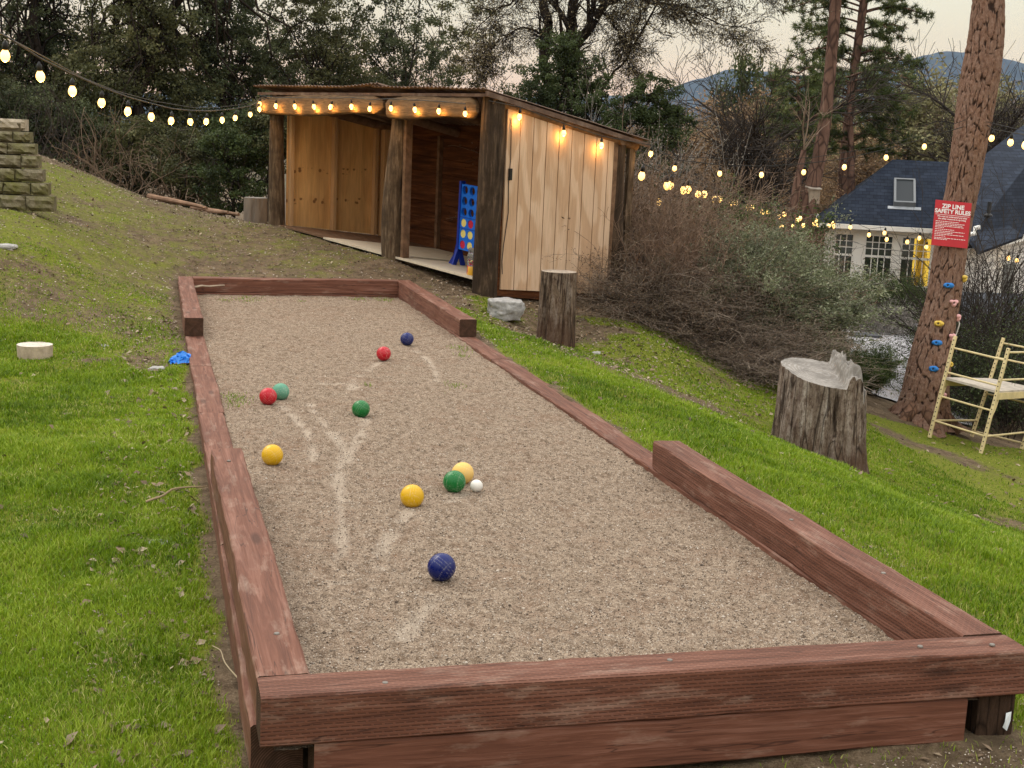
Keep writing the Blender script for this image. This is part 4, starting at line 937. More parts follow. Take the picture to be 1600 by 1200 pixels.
def bark_cells(T, H, R, cw, ch, seed):
    rs = np.random.RandomState(seed); nc = int(2*math.pi*R/cw); nr = int((H.max()-H.min())/ch)+3
    U = T/(2*np.pi)*nc; W = (H-H.min())/ch; jx = rs.rand(nr+4, nc); jy = rs.rand(nr+4, nc)
    U = U+(fbm(np.cos(T)*4+9, H*3, 300, 3)-.5)*1.3; W = W+(fbm(np.sin(T)*4+9, H*3, 310, 3)-.5)*.8
    iu = np.floor(U).astype(int); iw = np.floor(W).astype(int); d1 = np.full(U.shape, 9.); d2 = np.full(U.shape, 9.); idc = np.zeros(U.shape)
    for a_ in (-1, 0, 1):
        for b_ in (-1, 0, 1):
            cu = (iu+a_) % nc; cw_ = np.clip(iw+b_, 0, nr+3)
            d = np.hypot(iu+a_+jx[cw_, cu]-U, (iw+b_+jy[cw_, cu]-W)); idn = jx[cw_, cu]*7.3 % 1
            n1_ = d < d1; d2 = np.where(n1_, d1, np.minimum(d2, d)); idc = np.where(n1_, idn, idc); d1 = np.where(n1_, d, d1)
    return d2-d1, idc
ed, idc = bark_cells(T, Hh, .21, .060, .24, 5)
plate = sstep(-.01, .13, ed+(fbm(T*14, Hh*16, 340, 3)-.5)*.30)
flr = 1+.55*np.exp(-(Hh-pc[1, 2]+.05)/.16)*(.5+.5*np.cos(T*4+1))*1.0
r = axr[:, None]*(1+.0*T)*flr*(1+(fbm(np.cos(T)*2+4, np.sin(T)*2+Hh*1.2, 320, 3)-.5)*.12)-.016*(1-plate)+.006*(idc-.5)*plate+(fbm(T*16, Hh*34, 330, 4)-.5)*.016
hol = np.exp(-(((T-math.atan2(-base[1], -base[0])+np.pi) % (2*np.pi)-np.pi-.05)/.38)**2)*np.clip(1-(Hh-pc[1, 2])/.42, 0, 1)**.7
r = r-.06*hol*sstep(.1, .5, hol)
V = np.stack([axisx[:, None]+r*np.cos(T), axisy[:, None]+r*np.sin(T), Hh], -1)
pine = thing('pine_tree', 'tall leaning pine trunk with deeply plated bark, red sign and climbing holds', 'tree', base)
mpb = NM('pine_bark', .92, .12); q = mpb.coord('World', (1, 1, .4)); f = mpb.noise(q, 34, 6, .75); f2 = mpb.noise(mpb.coord('World', (1, 1, .5)), 16, 6, .75)
a = mpb.ramp(f, [(.3, (.085, .042, .027)), (.5, (.18, .098, .066)), (.7, (.31, .20, .15))]); a = mpb.mix(mpb.ramp(f2, [(.4, 0.0), (.7, .5)]), a, (.24, .17, .14))
a = mpb.mix(mpb.ramp(mpb.attr(), [(.0, .95), (.3, .75), (.85, 0.0)]), a, (.022, .012, .009)); mpb.col(a); mpb.bump(f, .6, .02)
mb = MB(); n = len(hgt); i = np.arange(n-1)[:, None]*k; j = np.arange(k)[None]; j2 = (j+1) % k
mb.add(V, np.stack([i+j, i+j2, i+k+j2, i+k+j], -1).reshape(-1, 4), plate.ravel()); mb.build('trunk', mpb.m, pine, smooth=True)
mb = MB()   # roots
for a_ in (2.6, 3.6, 4.6, 5.6, .6):
    d = np.array([math.cos(a_), math.sin(a_), 0]); P = [base+d*.16+np.array([0, 0, .16]), base+d*.30+np.array([0, 0, .02]), base+d*.48+np.array([0, 0, -.10])]; log_tube(mb, P[0], P[2], .09, .05, int(a_*10), 10, 8, .15, .01)
mb.build('root', barkmat('root_bark', (.16, .09, .06)), pine, smooth=True)
def onpine(px, py, out=0.0):
    p = at(px, py, PD); z = p[2]; c_ = np.array([np.interp(z, hgt, axisx), np.interp(z, hgt, axisy), z]); R_ = np.interp(z, hgt, axr)
    s_ = np.clip(np.dot(p-c_, rdir)/R_, -.98, .98); fdir = np.array([rdir[1], -rdir[0], 0]); 
    if fdir@(CAM-c_) < 0: fdir = -fdir
    nrm = rdir*s_+fdir*math.sqrt(1-s_*s_); return c_+nrm*(R_+out), nrm
hcol = {'blue': (.02, .17, .50), 'yellow': (.62, .42, .07), 'pink': (.68, .36, .36)}
HM = {k_: NM('hold_'+k_, .55, .3).col(v_).m for k_, v_ in hcol.items()}
holds = [(1474, 443, 'blue', 0, 'topmost blue climbing hold on the pine, left below the sign'), (1501, 433, 'yellow', 1, 'topmost yellow triangular climbing hold on the right side of the pine'), (1482, 470, 'pink', 1, 'pink climbing hold just below the topmost blue one'),
         (1492, 494, 'pink', 1, 'pink climbing hold at the right edge of the pine beside a white rope end'), (1459, 502, 'yellow', 2, 'yellow two-hole climbing hold on the left half of the pine'), (1480, 523, 'pink', 1, 'pink triangular climbing hold level with the top of the scaffold'),
         (1455, 531, 'blue', 0, 'middle blue climbing hold, below the yellow two-hole one'), (1449, 571, 'blue', 2, 'lowest blue climbing hold on the pine'), (1477, 566, 'yellow', 2, 'lower yellow climbing hold beside the scaffold post'), (1463, 612, 'pink', 0, 'lowest pink climbing hold behind the scaffold leg')]
for i, (px, py, cc, shp, lab) in enumerate(holds):
    p, nrm = onpine(px, py, .0); t = np.cross((0, 0, 1), nrm); t = _n(t); u = np.cross(nrm, t); rs = np.random.RandomState(i)
    k2, n2 = 28, 9; V = []
    for a_ in np.linspace(0, 1, n2):
        rr_ = .050*math.cos(a_*math.pi/2*.92); dz = .045*math.sin(a_*math.pi/2)
        for b_ in range(k2):
            al = b_/k2*2*math.pi
            sh = {0: 1+.22*math.cos(2*al)+.1*math.cos(al+1), 1: 1+.28*math.cos(3*(al-math.pi/2+math.pi)), 2: 1+.14*math.cos(2*al)+.05*math.cos(5*al)}[shp]
            x_, y_ = rr_*sh*math.cos(al), rr_*sh*math.sin(al)*.8; dd = dz-.030*math.exp(-((x_+.012)**2+(y_-.004)**2)/.00022)*(a_ > .3)
            V.append(p+t*x_+u*y_+nrm*dd)
    ii = np.arange(n2-1)[:, None]*k2; jj = np.arange(k2)[None]; jx = (jj+1) % k2
    mb = MB(); mb.add(V, np.stack([ii+jj, ii+jx, ii+k2+jx, ii+k2+jj], -1).reshape(-1, 4)); mb.add(V[-k2:], [list(range(k2))])
    h_ = thing('climbing_hold', lab, 'climbing hold', p, group='climbing holds on the pine trunk'); mb.build('grip', HM[cc], h_, smooth=True)
    mb = MB(); mb.lathe([(0, .022), (.010, .022), (.010, .0)], p+nrm*.008-t*.012, 10, axis=nrm); mb.build('bolt', simple('dark_bolt', (.02, .02, .02), .5), h_)
p, nrm = onpine(1494, 505, .02); mb = MB(); mb.tube([p+up3*.05, p+up3*.0+nrm*.02, p-up3*.06+rdir*.01, p-up3*.15-rdir*.01], .008, 6)
tag(mb.build('rope_end', simple('white_rope', (.6, .58, .55)), org=p), 'short white rope end hanging at the right edge of the pine', 'rope')
# sign
SGD = float((onpine(1490, 350)[0]-CAM)@(MW@np.array([0, 0, 1.])))-.03
c4 = [at(1463, 312, SGD), at(1519.5, 318, SGD), at(1510, 388, SGD), at(1454, 382.5, SGD)]
sc0 = sum(c4)/4; ex = _n((c4[1]-c4[0])+(c4[2]-c4[3])); ez = _n((c4[0]-c4[3])+(c4[1]-c4[2])); ez = _n(ez-ex*np.dot(ex, ez)); ey = np.cross(ez, ex)
SW = np.linalg.norm(c4[1]-c4[0]); SH = np.linalg.norm(c4[0]-c4[3])
sign = thing('safety_sign', 'red zip line safety rules sign with white lettering fixed to the pine trunk', 'sign', sc0)
Ms = Matrix(((ex[0], ey[0], ez[0]), (ex[1], ey[1], ez[1]), (ex[2], ey[2], ez[2]))).to_4x4(); sign.rotation_mode = 'QUATERNION'; sign.rotation_quaternion = Ms.to_quaternion()
if ey@(sc0-CAM) < 0: pass
mb = MB(); mb.box(-SW/2, SW/2, -.002, .002, -SH/2, SH/2); mb.build('panel', simple('sign_red', (.46, .012, .022), .4, .4, .1, 5), sign, local=True, bevel=.001)
M_white = NM('sign_white', .5, .3).col((.8, .78, .78)).m
def text(s_, size, x, z, name='lettering', bold=.0, al='CENTER', spacing=1.0):
    cu = bpy.data.curves.new(name, 'FONT'); cu.body = s_; cu.size = size; cu.align_x = al; cu.offset = bold; cu.space_character = spacing
    o = bpy.data.objects.new(name, cu); C.objects.link(o); dg = bpy.context.evaluated_depsgraph_get(); me = bpy.data.meshes.new_from_object(o.evaluated_get(dg))
    bpy.data.objects.remove(o); o = bpy.data.objects.new(name, me); me.materials.clear(); me.materials.append(M_white); C.objects.link(o); o.parent = sign
    o.rotation_euler = (R(90), 0, 0); o.location = (x, -.0035, z); return o
text('ZIP LINE', SW*.165, 0, SH*.335, bold=.0022); text('SAFETY RULES', SW*.155, 0, SH*.225, bold=.0022)
text('We want to understand and obey', SW*.060, 0, SH*.135, bold=.0006); text('the safety measures in zip lining', SW*.060, 0, SH*.085, bold=.0006)
mb = MB(); mb.box(-SW*.47, SW*.47, -.0035, -.0025, SH*.185, SH*.193)
for zz, x0_, x1_ in ((.035, .06, .70), (-.002, .06, .86), (-.035, .06, .80), (-.068, .06, .84), (-.10, .06, .30), (-.14, .06, .60), (-.18, .06, .88), (-.215, .06, .55), (-.25, .06, .86), (-.285, .06, .36), (-.33, .06, .92), (-.36, .06, .42)):
    rs = np.random.RandomState(int(abs(zz)*1000)); x = x0_
    while x < x1_:
        w_ = rs.uniform(.03, .09); e_ = min(x+w_, x1_); mb.box(-SW/2+x*SW, -SW/2+e_*SW, -.0035, -.0025, zz*SH, zz*SH+.0062); x = e_+.014
mb.build('small_print', M_white, sign, local=True)

# ---------------------------------------------------------------- scaffold
M_sc = simple('scaffold_paint', (.62, .50, .27), .5, .4, .2, 12, .1)
A0, A1 = at(1452, 684, 15.3), at(1493, 525, 15.3); B0, B1 = at(1532, 710, 14.9), at(1576, 544, 14.9); upv = (_n(A1-A0)+_n(B1-B0))/2
C0, C1 = at(1518, 683, 16.3), at(1568, 528, 16.3); D0 = at(1596, 702, 15.95); D1 = D0+(C1-C0)
scf = thing('scaffold', 'pale yellow baker scaffold frame with perforated legs and a plywood deck, tilted on the slope', 'scaffold', (A0+B0)/2)
rgt = _n(B0-A0)
for P, Q in ((A0, A1), (B0, B1), (C0, C1), (D0, D1)):
    mb = MB(); mb.bar(P, Q, .036, .036, up=rgt); o = mb.build('leg', M_sc, scf, bevel=.005)
    mb = MB(); d = _n(Q-P); L_ = np.linalg.norm(Q-P); fwd = -np.cross(rgt, d); fwd = fwd if fwd@(CAM-P) > 0 else -fwd
    for s_ in np.arange(.04, L_-.02, .052): mb.lathe([(0, .0), (.0075, 0), (.0078, -.002)], P+d*s_+fwd*.0195, 8, axis=fwd)
    hl = mb.build('adjustment_hole', M_cable, scf); hl['kind'] = 'stuff'
for E0, E1, H0, H1 in ((A0, A1, B0, B1), (C0, C1, D0, D1)):
    for t_ in (.08, .18+.15, .40+.17, .86) if E0 is A0 else (.10, .40, .86): pass
    for t_ in ((.17, .41, .645, .885) if E0 is A0 else (.06, .44, .80, .95)):
        mb = MB(); mb.tube([E0+(E1-E0)*t_, H0+(H1-H0)*t_], .0115, 8); mb.build('rung', M_sc, scf)
for E0, E1, H0, H1, ts in ((B0, B1, D0, D1, (.96, .70, .17)), (A0, A1, C0, C1, (.17,))):
    for t_ in ts:
        mb = MB(); mb.tube([E0+(E1-E0)*t_, H0+(H1-H0)*t_], .0115, 8); mb.build('side_rail', M_sc, scf)
tt = .585
cn4 = [E+(F_-E)*tt for E, F_ in ((A0, A1), (B0, B1), (D0, D1), (C0, C1))]
mb = MB(); mb.hexa([c+upv*-.012 for c in cn4], [c+upv*.012 for c in cn4]); mb.build('deck', simple('deck_ply', (.42, .37, .31), .8, .2, .3, 9, .2), scf)
mb = MB(); mb.bar(cn4[1]-upv*.045, cn4[2]-upv*.045, .03, .075, up=upv); mb.build('deck_rail', M_sc, scf)
mb = MB(); mb.bar(cn4[0]-upv*.045, cn4[3]-upv*.045, .03, .075, up=upv); mb.build('deck_rail', M_sc, scf)
for E, F_ in ((A0, D0-B0), (B0, D0-B0)):
    c_ = E+(upv*.62); c_ = (A0+(A1-A0)*tt) if E is A0 else (B0+(B1-B0)*tt); f_ = _n(F_)
    mb = MB(); mb.tube([c_-upv*.30, c_-upv*.22+f_*.06, c_-upv*.12+f_*.09, c_-upv*.05+f_*.09], .012, 6); mb.build('brace', M_sc, scf)

# ---------------------------------------------------------------- house below
HD = 37.0
HO = at(1290, 345, HD); hu = at(1455, 352, 36.4)-HO; hu[2] = 0; hu = _n(hu); hv = np.array([-hu[1], hu[0], 0]); ZG = -2.80
def Hs(u, v, z): return np.array([HO[0], HO[1], 0])+hu*u+hv*v+np.array([0, 0, z])
def hbox(mb, u0, u1, v0, v1, z0, z1, m=0):
    return mb.hexa([Hs(u0, v0, z0), Hs(u1, v0, z0), Hs(u1, v1, z0), Hs(u0, v1, z0)], [Hs(u0, v0, z1), Hs(u1, v0, z1), Hs(u1, v1, z1), Hs(u0, v1, z1)], m=m)
house = thing('house', 'white painted brick house with dark blue grey shingle roofs, skylight and lit window', 'house', Hs(0, 0, ZG))
mbk = NM('white_brick', .8, .2); q = mbk.n('ShaderNodeTexBrick'); vm = mbk.n('ShaderNodeCombineXYZ'); sp_ = mbk.n('ShaderNodeSeparateXYZ'); mbk.l(mbk.coord('World'), sp_.inputs[0])
mbk.l(mbk.math('ADD', sp_.outputs[0], mbk.math('MULTIPLY', sp_.outputs[1], -.6)), vm.inputs[0]); mbk.l(sp_.outputs[2], vm.inputs[1]); mbk.l(vm.outputs[0], q.inputs[0])
q.inputs['Scale'].default_value = 1; q.inputs['Brick Width'].default_value = .24; q.inputs['Row Height'].default_value = .085; q.inputs['Mortar Size'].default_value = .008
q.inputs['Color1'].default_value = (.90, .88, .85, 1); q.inputs['Color2'].default_value = (.78, .76, .74, 1); q.inputs['Mortar'].default_value = (.60, .58, .58, 1)
mbk.col(mbk.mix(1.0, q.outputs[0], mbk.ramp(mbk.noise(mbk.coord('World'), 3, 5, .7), [(.3, .75), (.6, 1.1)]), 'MULTIPLY')); M_brk = mbk.m
M_trim = simple('white_trim', (.86, .84, .80), .6, .3, .06, 4)
msh = NM('shingles', .9, .15); q = msh.n('ShaderNodeTexBrick'); vm = msh.n('ShaderNodeCombineXYZ'); sp_ = msh.n('ShaderNodeSeparateXYZ'); msh.l(msh.coord('World'), sp_.inputs[0])
msh.l(msh.math('ADD', sp_.outputs[0], msh.math('MULTIPLY', sp_.outputs[1], -.5)), vm.inputs[0]); msh.l(sp_.outputs[2], vm.inputs[1]); msh.l(vm.outputs[0], q.inputs[0])
q.inputs['Scale'].default_value = 1; q.inputs['Brick Width'].default_value = .22; q.inputs['Row Height'].default_value = .085; q.inputs['Mortar Size'].default_value = .006
q.inputs['Color1'].default_value = (.012, .017, .030, 1); q.inputs['Color2'].default_value = (.022, .030, .048, 1); q.inputs['Mortar'].default_value = (.006, .008, .014, 1)
msh.col(msh.mix(1.0, q.outputs[0], msh.ramp(msh.noise(msh.coord('World'), 2.2, 5, .7), [(.3, .65), (.65, 1.35)]), 'MULTIPLY')); M_shi = msh.m
ZE = -.38
mb = MB(); hbox(mb, .12, 8, .25, 6.5, ZG-.3, -2.02); hbox(mb, .12, .32, .25, 6.5, -2.02, ZE-.06); hbox(mb, 3.15, 8, .25, 6.5, -2.02, ZE-.06); mb.build('wall', M_brk, house)
mb = MB(); hbox(mb, .3, 3.2, .22, .34, -.60, ZE-.05); mb.build('header', M_trim, house)
mb = MB(); hbox(mb, .3, 3.2, .17, .40, -2.06, -1.98); mb.build('sill', M_trim, house)
for a, b in ((.02, .22), (.82, 1.08), (1.86, 2.04), (2.88, 3.20)):
    mb = MB(); hbox(mb, a, b, .20, .36, -1.98, -.60); mb.build('window_post', M_trim, house)
mgw = NM('window_glass', .06, .8); gq = mgw.noise(mgw.coord('World'), 2.5, 4, .6); mgw.col(mgw.ramp(gq, [(.3, (.012, .02, .012)), (.7, (.06, .07, .05))])); M_glass = mgw.m
mlw = NM('lit_curtain', .8, .1); sp_ = mlw.n('ShaderNodeSeparateXYZ'); mlw.l(mlw.coord('World', (9, 0, 0)), sp_.inputs[0]); wv = mlw.math('SINE', mlw.math('MULTIPLY', sp_.outputs[0], 2.2)); cc_ = mlw.ramp(wv, [(0, (.25, .14, .01)), (1, (.75, .50, .07))]); mlw.col(cc_); mlw.l(cc_, mlw.p.inputs['Emission Color']); mlw.p.inputs['Emission Strength'].default_value = .75; mlw.m.cycles.emission_sampling = 'NONE'
for wi, (a, b) in enumerate(((.22, .82), (1.08, 1.86), (2.04, 2.88))):
    wr = MB(); fz0, fz1 = -1.98, -.60
    for (c, d, e, f) in ((a, a+.05, fz0, fz1), (b-.05, b, fz0, fz1), (a+.05, b-.05, fz0, fz0+.05), (a+.05, b-.05, fz1-.05, fz1), (a+.05, b-.05, -1.23, -1.17)): hbox(wr, c, d, .24, .30, e, f)
    fr = wr.build('window', M_trim, house)
    mb = MB(); n_ = 3 if wi == 0 else 4
    for i in range(1, n_): u_ = a+.05+(b-a-.1)*i/n_; hbox(mb, u_-.013, u_+.013, .262, .278, fz0+.05, -1.232); hbox(mb, u_-.013, u_+.013, .262, .278, -1.168, fz1-.05)
    for z_ in (-.99, -.82): hbox(mb, a+.05, b-.05, .264, .276, z_-.012, z_+.012)
    mb.build('muntins', M_trim, fr)
    mb = MB(); hbox(mb, a+.05, b-.05 if wi < 2 else a+.35, .284, .290, fz0+.05, fz1-.05); mb.build('pane', M_glass, fr)
    if wi == 2:
        mb = MB(); hbox(mb, a+.35, b-.05, .284, .290, fz0+.05, fz1-.05); mb.build('lit_pane', mlw.m, fr)
# roof of the front block (hip), as slabs with thickness
def slab(mb, pts, th=.06, m=0):
    pts = [np.asarray(p) for p in pts]; n_ = _n(np.cross(pts[1]-pts[0], pts[-1]-pts[0])); n_ = n_ if n_[2] > 0 else -n_
    k = len(pts); lo = [p-n_*th for p in pts]
    mb.add(pts+lo, [list(range(k)), list(range(2*k-1, k-1, -1))]+[[i, (i+1) % k, k+(i+1) % k, k+i] for i in range(k)], m=m)
rz = 1.42
E1, E2, E3 = Hs(-.22, -.10, ZE+.02), Hs(8.2, -.10, ZE+.02), Hs(-.22, 6.8, ZE+.02); R1, R2 = Hs(1.75, 3.1, rz), Hs(8.2, 3.1, rz)
mb = MB(); slab(mb, [E1, E2, R2, R1]); slab(mb, [E3, E1, R1]); slab(mb, [Hs(8.2, 6.8, ZE), E3, R1, R2]); mb.build('roof', M_shi, house)
mb = MB(); mb.bar(Hs(-.24, -.13, ZE-.03), Hs(5, -.13, ZE-.03), .10, .12); mb.build('gutter', M_trim, house)
mb = MB(); mb.bar(Hs(-.25, -.1, ZE-.03), Hs(-.25, 6.8, ZE-.03), .06, .12); mb.build('gutter', M_trim, house)
def onroof(u, s): return E1+(hu*(u+.22))+(_n(Hs(0, 3.2, rz)-Hs(0, 0, ZE+.02)))*s
ru = hu; rs_ = _n(Hs(0, 3.2, rz)-Hs(0, 0, ZE+.02)); rn_ = np.cross(ru, rs_); rn_ = rn_ if rn_[2] > 0 else -rn_
def rq(u, s, h_): return E1+ru*(u+.22)+rs_*s+rn_*h_
p_sk = (2.02, 1.15)
def rbox(mb, u0, u1, s0, s1, h0, h1, m=0): return mb.hexa([rq(u0, s0, h0), rq(u1, s0, h0), rq(u1, s1, h0), rq(u0, s1, h0)], [rq(u0, s0, h1), rq(u1, s0, h1), rq(u1, s1, h1), rq(u0, s1, h1)], m=m)
mb = MB(); a, b, c, d = 1.78, 2.36, 1.05, 2.35
for (u0, u1, s0, s1) in ((a, a+.06, c, d), (b-.06, b, c, d), (a+.06, b-.06, c, c+.06), (a+.06, b-.06, d-.06, d)): rbox(mb, u0, u1, s0, s1, 0, .16)
sk = mb.build('skylight', simple('skylight_frame', (.16, .17, .18), .4, .4, .1), house)
mb = MB(); rbox(mb, a+.06, b-.06, c+.06, d-.06, .10, .13); mgl2 = NM('skylight_glass', .45, .2).col((.02, .025, .03)).m; mb.build('skylight_pane', mgl2, sk)
mb = MB(); rbox(mb, a-.15, b+.15, c-.14, c-.002, .004, .02); mb.build('flashing', simple('flashing_grey', (.38, .40, .43)), sk)
# right wing
P1, P2, P3, P4 = at(1500, 392, 29.5), at(1720, 336, 41), at(1730, 95, 47), at(1478, 288, 35.5)
mb = MB(); slab(mb, [P1, P2, P3, P4], .10); mb.build('roof', M_shi, house)
mb = MB(); slab(mb, [at(1497, 350, 31), at(1532, 393, 29.2), at(1600, 368, 32.0), at(1560, 340, 34)], .08); mb.build('roof', M_shi, house)
Wl, Wr = P1.copy(), P2.copy(); d = _n(Wr-Wl); Wl = Wl+d*.3; nn = np.array([-d[1], d[0], 0]); nn = nn if nn@(np.array([0, 0, 0])-Wl) < 0 else -nn
mb = MB(); zt0, zt1 = P1[2]-.1, P2[2]-.1
Wl2 = Wl+nn*.35; Wr2 = Wr+nn*.35
mb.hexa([(Wl2[0], Wl2[1], ZG-.3), (Wr2[0], Wr2[1], ZG-.3), (Wr2[0]+nn[0]*.3, Wr2[1]+nn[1]*.3, ZG-.3), (Wl2[0]+nn[0]*.3, Wl2[1]+nn[1]*.3, ZG-.3)],
        [(Wl2[0], Wl2[1], zt0), (Wr2[0], Wr2[1], zt1), (Wr2[0]+nn[0]*.3, Wr2[1]+nn[1]*.3, zt1), (Wl2[0]+nn[0]*.3, Wl2[1]+nn[1]*.3, zt0)]); mb.build('wall', M_brk, house)
mb = MB(); mb.bar(P1+up3*-.07, P2+up3*-.07, .10, .14); mb.build('gutter', M_trim, house)
def wingbox(px0, px1, z0, z1, h0, h1, name, mt, par):
    def along(px):
        t_ = np.linspace(0, 1, 800); X_ = Wl2+(Wr2-Wl2)*t_[:, None]; c_ = (X_-CAM)@MW; return X_[np.argmin(abs(CX+F_PX*c_[:, 0]/c_[:, 2]-px))]
    a_, b_ = along(px0), along(px1); mb = MB()
    mb.hexa([(*(a_-nn*h1)[:2], z0), (*(b_-nn*h1)[:2], z0), (*(b_-nn*h0)[:2], z0), (*(a_-nn*h0)[:2], z0)], [(*(a_-nn*h1)[:2], z1), (*(b_-nn*h1)[:2], z1), (*(b_-nn*h0)[:2], z1), (*(a_-nn*h0)[:2], z1)])
    return mb.build(name, mt, par)
wf = wingbox(1566, 1592, -2.0, -.95, .0, .05, 'window', M_trim, house); wingbox(1570, 1588, -1.93, -1.02, .052, .06, 'pane', M_glass, wf)
mb = MB(); pv = at(1545, 330, 31.6); mb.lathe([(.045, -.15), (.045, .22), (.0, .22)], pv, 10); mb.lathe([(.10, -.12), (.10, -.09), (.05, -.05)], pv, 10); mb.build('vent_pipe', simple('vent_black', (.02, .02, .022), .5), house)
mb = MB(); mb.tube([at(1514, 366, 28.8), at(1523, 365, 28.8), at(1524, 356, 28.8), at(1531, 355, 28.8)], .05, 8); mb.build('gutter_elbow', M_trim, house)
# low outbuilding with a dark flat cover
lb0, lb1, lb2, lb3 = at(1478, 508, 24.0), at(1680, 516, 23.0), at(1680, 462, 27.5), at(1486, 455, 28.5)
low = thing('outbuilding', 'low white walled outbuilding with a dark nearly flat roof behind the bare shrubs', 'outbuilding', (lb0[0], lb0[1], ZG))
mb = MB(); slab(mb, [lb0, lb1, lb2, lb3], .07); mb.build('roof', simple('dark_felt', (.055, .060, .072), .9, .15, .3, 3, .3), low)
mb = MB(); ins2 = [lb0*.97+lb2*.03, lb1*.97+lb3*.03, lb2*.97+lb0*.03, lb3*.97+lb1*.03]
mb.hexa([(p[0], p[1], ZG-.3) for p in ins2], [(p[0], p[1], p[2]-.09) for p in ins2]); mb.build('wall', simple('pale_blue_white', (.50, .53, .60), .6, .3, .12, 2), low)
# gravel yard and its edging
yd = [hit(1335, 602), hit(1432, 600), hit(1440, 520), hit(1322, 512)]
mb = MB(); nn_ = 24; A, B = np.meshgrid(np.linspace(0, 1, nn_), np.linspace(0, 1, nn_), indexing='ij')
Y4 = [at(1318, 615, 17.5), at(1520, 650, 17.5), at(1520, 505, 34), at(1312, 500, 34)]
PX_ = (1-A)*(1-B)*Y4[0][0]+A*(1-B)*Y4[1][0]+A*B*Y4[2][0]+(1-A)*B*Y4[3][0]; PY_ = (1-A)*(1-B)*Y4[0][1]+A*(1-B)*Y4[1][1]+A*B*Y4[2][1]+(1-A)*B*Y4[3][1]
ix = np.arange(nn_*nn_).reshape(nn_, nn_); mb.add(np.stack([PX_, PY_, ground(PX_, PY_)+.03], -1), np.stack([ix[:-1, :-1], ix[1:, :-1], ix[1:, 1:], ix[:-1, 1:]], -1).reshape(-1, 4))
mgy = NM('yard_gravel', .95, .1); f = mgy.noise(mgy.coord('World'), 26, 4, .8); mgy.col(mgy.ramp(f, [(.3, (.13, .12, .125)), (.5, (.33, .32, .33)), (.7, (.52, .50, .52))])); mgy.bump(f, .6, .03)
tag(mb.build('gravel_yard', mgy.m, smooth=True), kind='structure')
a, b = hit(1330, 507), hit(1440, 507); mb = MB(); mb.bar(a+up3*.04, b+up3*.04, .12, .14); tag(mb.build('edging_timber', M_stud, org=a), 'long pale timber edging at the foot of the house planting bed', 'edging')
a = hit(1345, 527); mb = MB(); mb.bar(a+np.array([-.25, 0, .05]), a+np.array([.35, -.1, .05]), .5, .06); tag(mb.build('drain_cover', simple('dark_slab', (.05, .05, .055)), org=a, bevel=.01), 'dark flat slab lying on the gravel yard', 'slab')
# small bird box
bb = at(1270, 302, 34.4); br = thing('bird_box', 'small pale bird box on the trunk of the distant middle pine', 'bird box', bb)
mb = MB(); mb.box(bb[0]-.14, bb[0]+.14, bb[1]-.12, bb[1]+.12, bb[2]-.25, bb[2]+.1); mb.build('body', simple('pale_wood', (.30, .24, .18)), br)
mb = MB(); mb.hexa([bb+np.array(q_) for q_ in ((-.16, -.17, .10), (.16, -.17, .10), (.16, .14, .15), (-.16, .14, .15))], [bb+np.array(q_) for q_ in ((-.16, -.17, .13), (.16, -.17, .13), (.16, .14, .18), (-.16, .14, .18))]); mb.build('roof', simple('pale_lid', (.36, .32, .27)), br)

# ---------------------------------------------------------------- vegetation kit
class Grow:
    def __init__(s, seed): s.r = np.random.RandomState(seed); s.P0 = []; s.P1 = []; s.r0 = []; s.r1 = []; s.tips = []
    def branch(s, p, d, L, r, lev, maxl, prm):
        n = prm.get('n', 5); seg = L/n; p = np.array(p, float); d = _n(d); pts = [p]; rr = [r]
        for i in range(n):
            d = _n(d+s.r.normal(0, prm['wig'], 3)+np.array([0, 0, prm['up']*(1 if lev else .3)]))
            q = p+d*seg; r2 = max(prm['rmin'], r*(1-.62*(i+1)/n) if lev else r*(1-.5*(i+1)/n))
            s.P0.append(p); s.P1.append(q); s.r0.append(rr[-1]); s.r1.append(r2); p = q; pts.append(p); rr.append(r2)
            if lev < maxl and i >= prm.get('first', 1)*(lev == 0):
                for _ in range(s.r.poisson(prm['kids'][lev])):
                    a = np.cross(d, s.r.normal(size=3)); a = _n(a); ang_ = s.r.uniform(*prm['ang'])
                    s.branch(p-d*seg*s.r.rand(), d*math.cos(ang_)+a*math.sin(ang_), L*s.r.uniform(*prm['len']), r2*.62, lev+1, maxl, prm)
            if lev >= maxl-1: s.tips.append(p)
    def mesh(s, mb, k=3):
        r0 = np.array(s.r0); P0 = np.array(s.P0); P1 = np.array(s.P1); r1 = np.array(s.r1); big = r0 > .03
        mb.segs(P0[~big], P1[~big], r0[~big], r1[~big], k); mb.segs(P0[big], P1[big], r0[big], r1[big], 8); return mb
def clump_pts(rs, c, rad, ncl, nlf, cr, surf=.45, gap=0, gseed=0):
    'leaf centres in sub-clumps inside an ellipsoid'
    d = rs.normal(size=(ncl, 3)); d /= np.linalg.norm(d, axis=1)[:, None]; q = rs.rand(ncl)**surf
    cc = np.asarray(c)+d*q[:, None]*np.asarray(rad)
    m = nlf//ncl; e = rs.normal(size=(ncl, m, 3)); e /= np.linalg.norm(e, axis=2)[..., None]
    rr = cr*rs.uniform(.5, 1.3, (ncl, 1, 1))*rs.rand(ncl, m, 1)**.5
    L = cc[:, None]+e*rr*np.array([1.1, 1.1, .75]); tone = np.repeat(rs.rand(ncl), m)
    return cc, L.reshape(-1, 3), tone
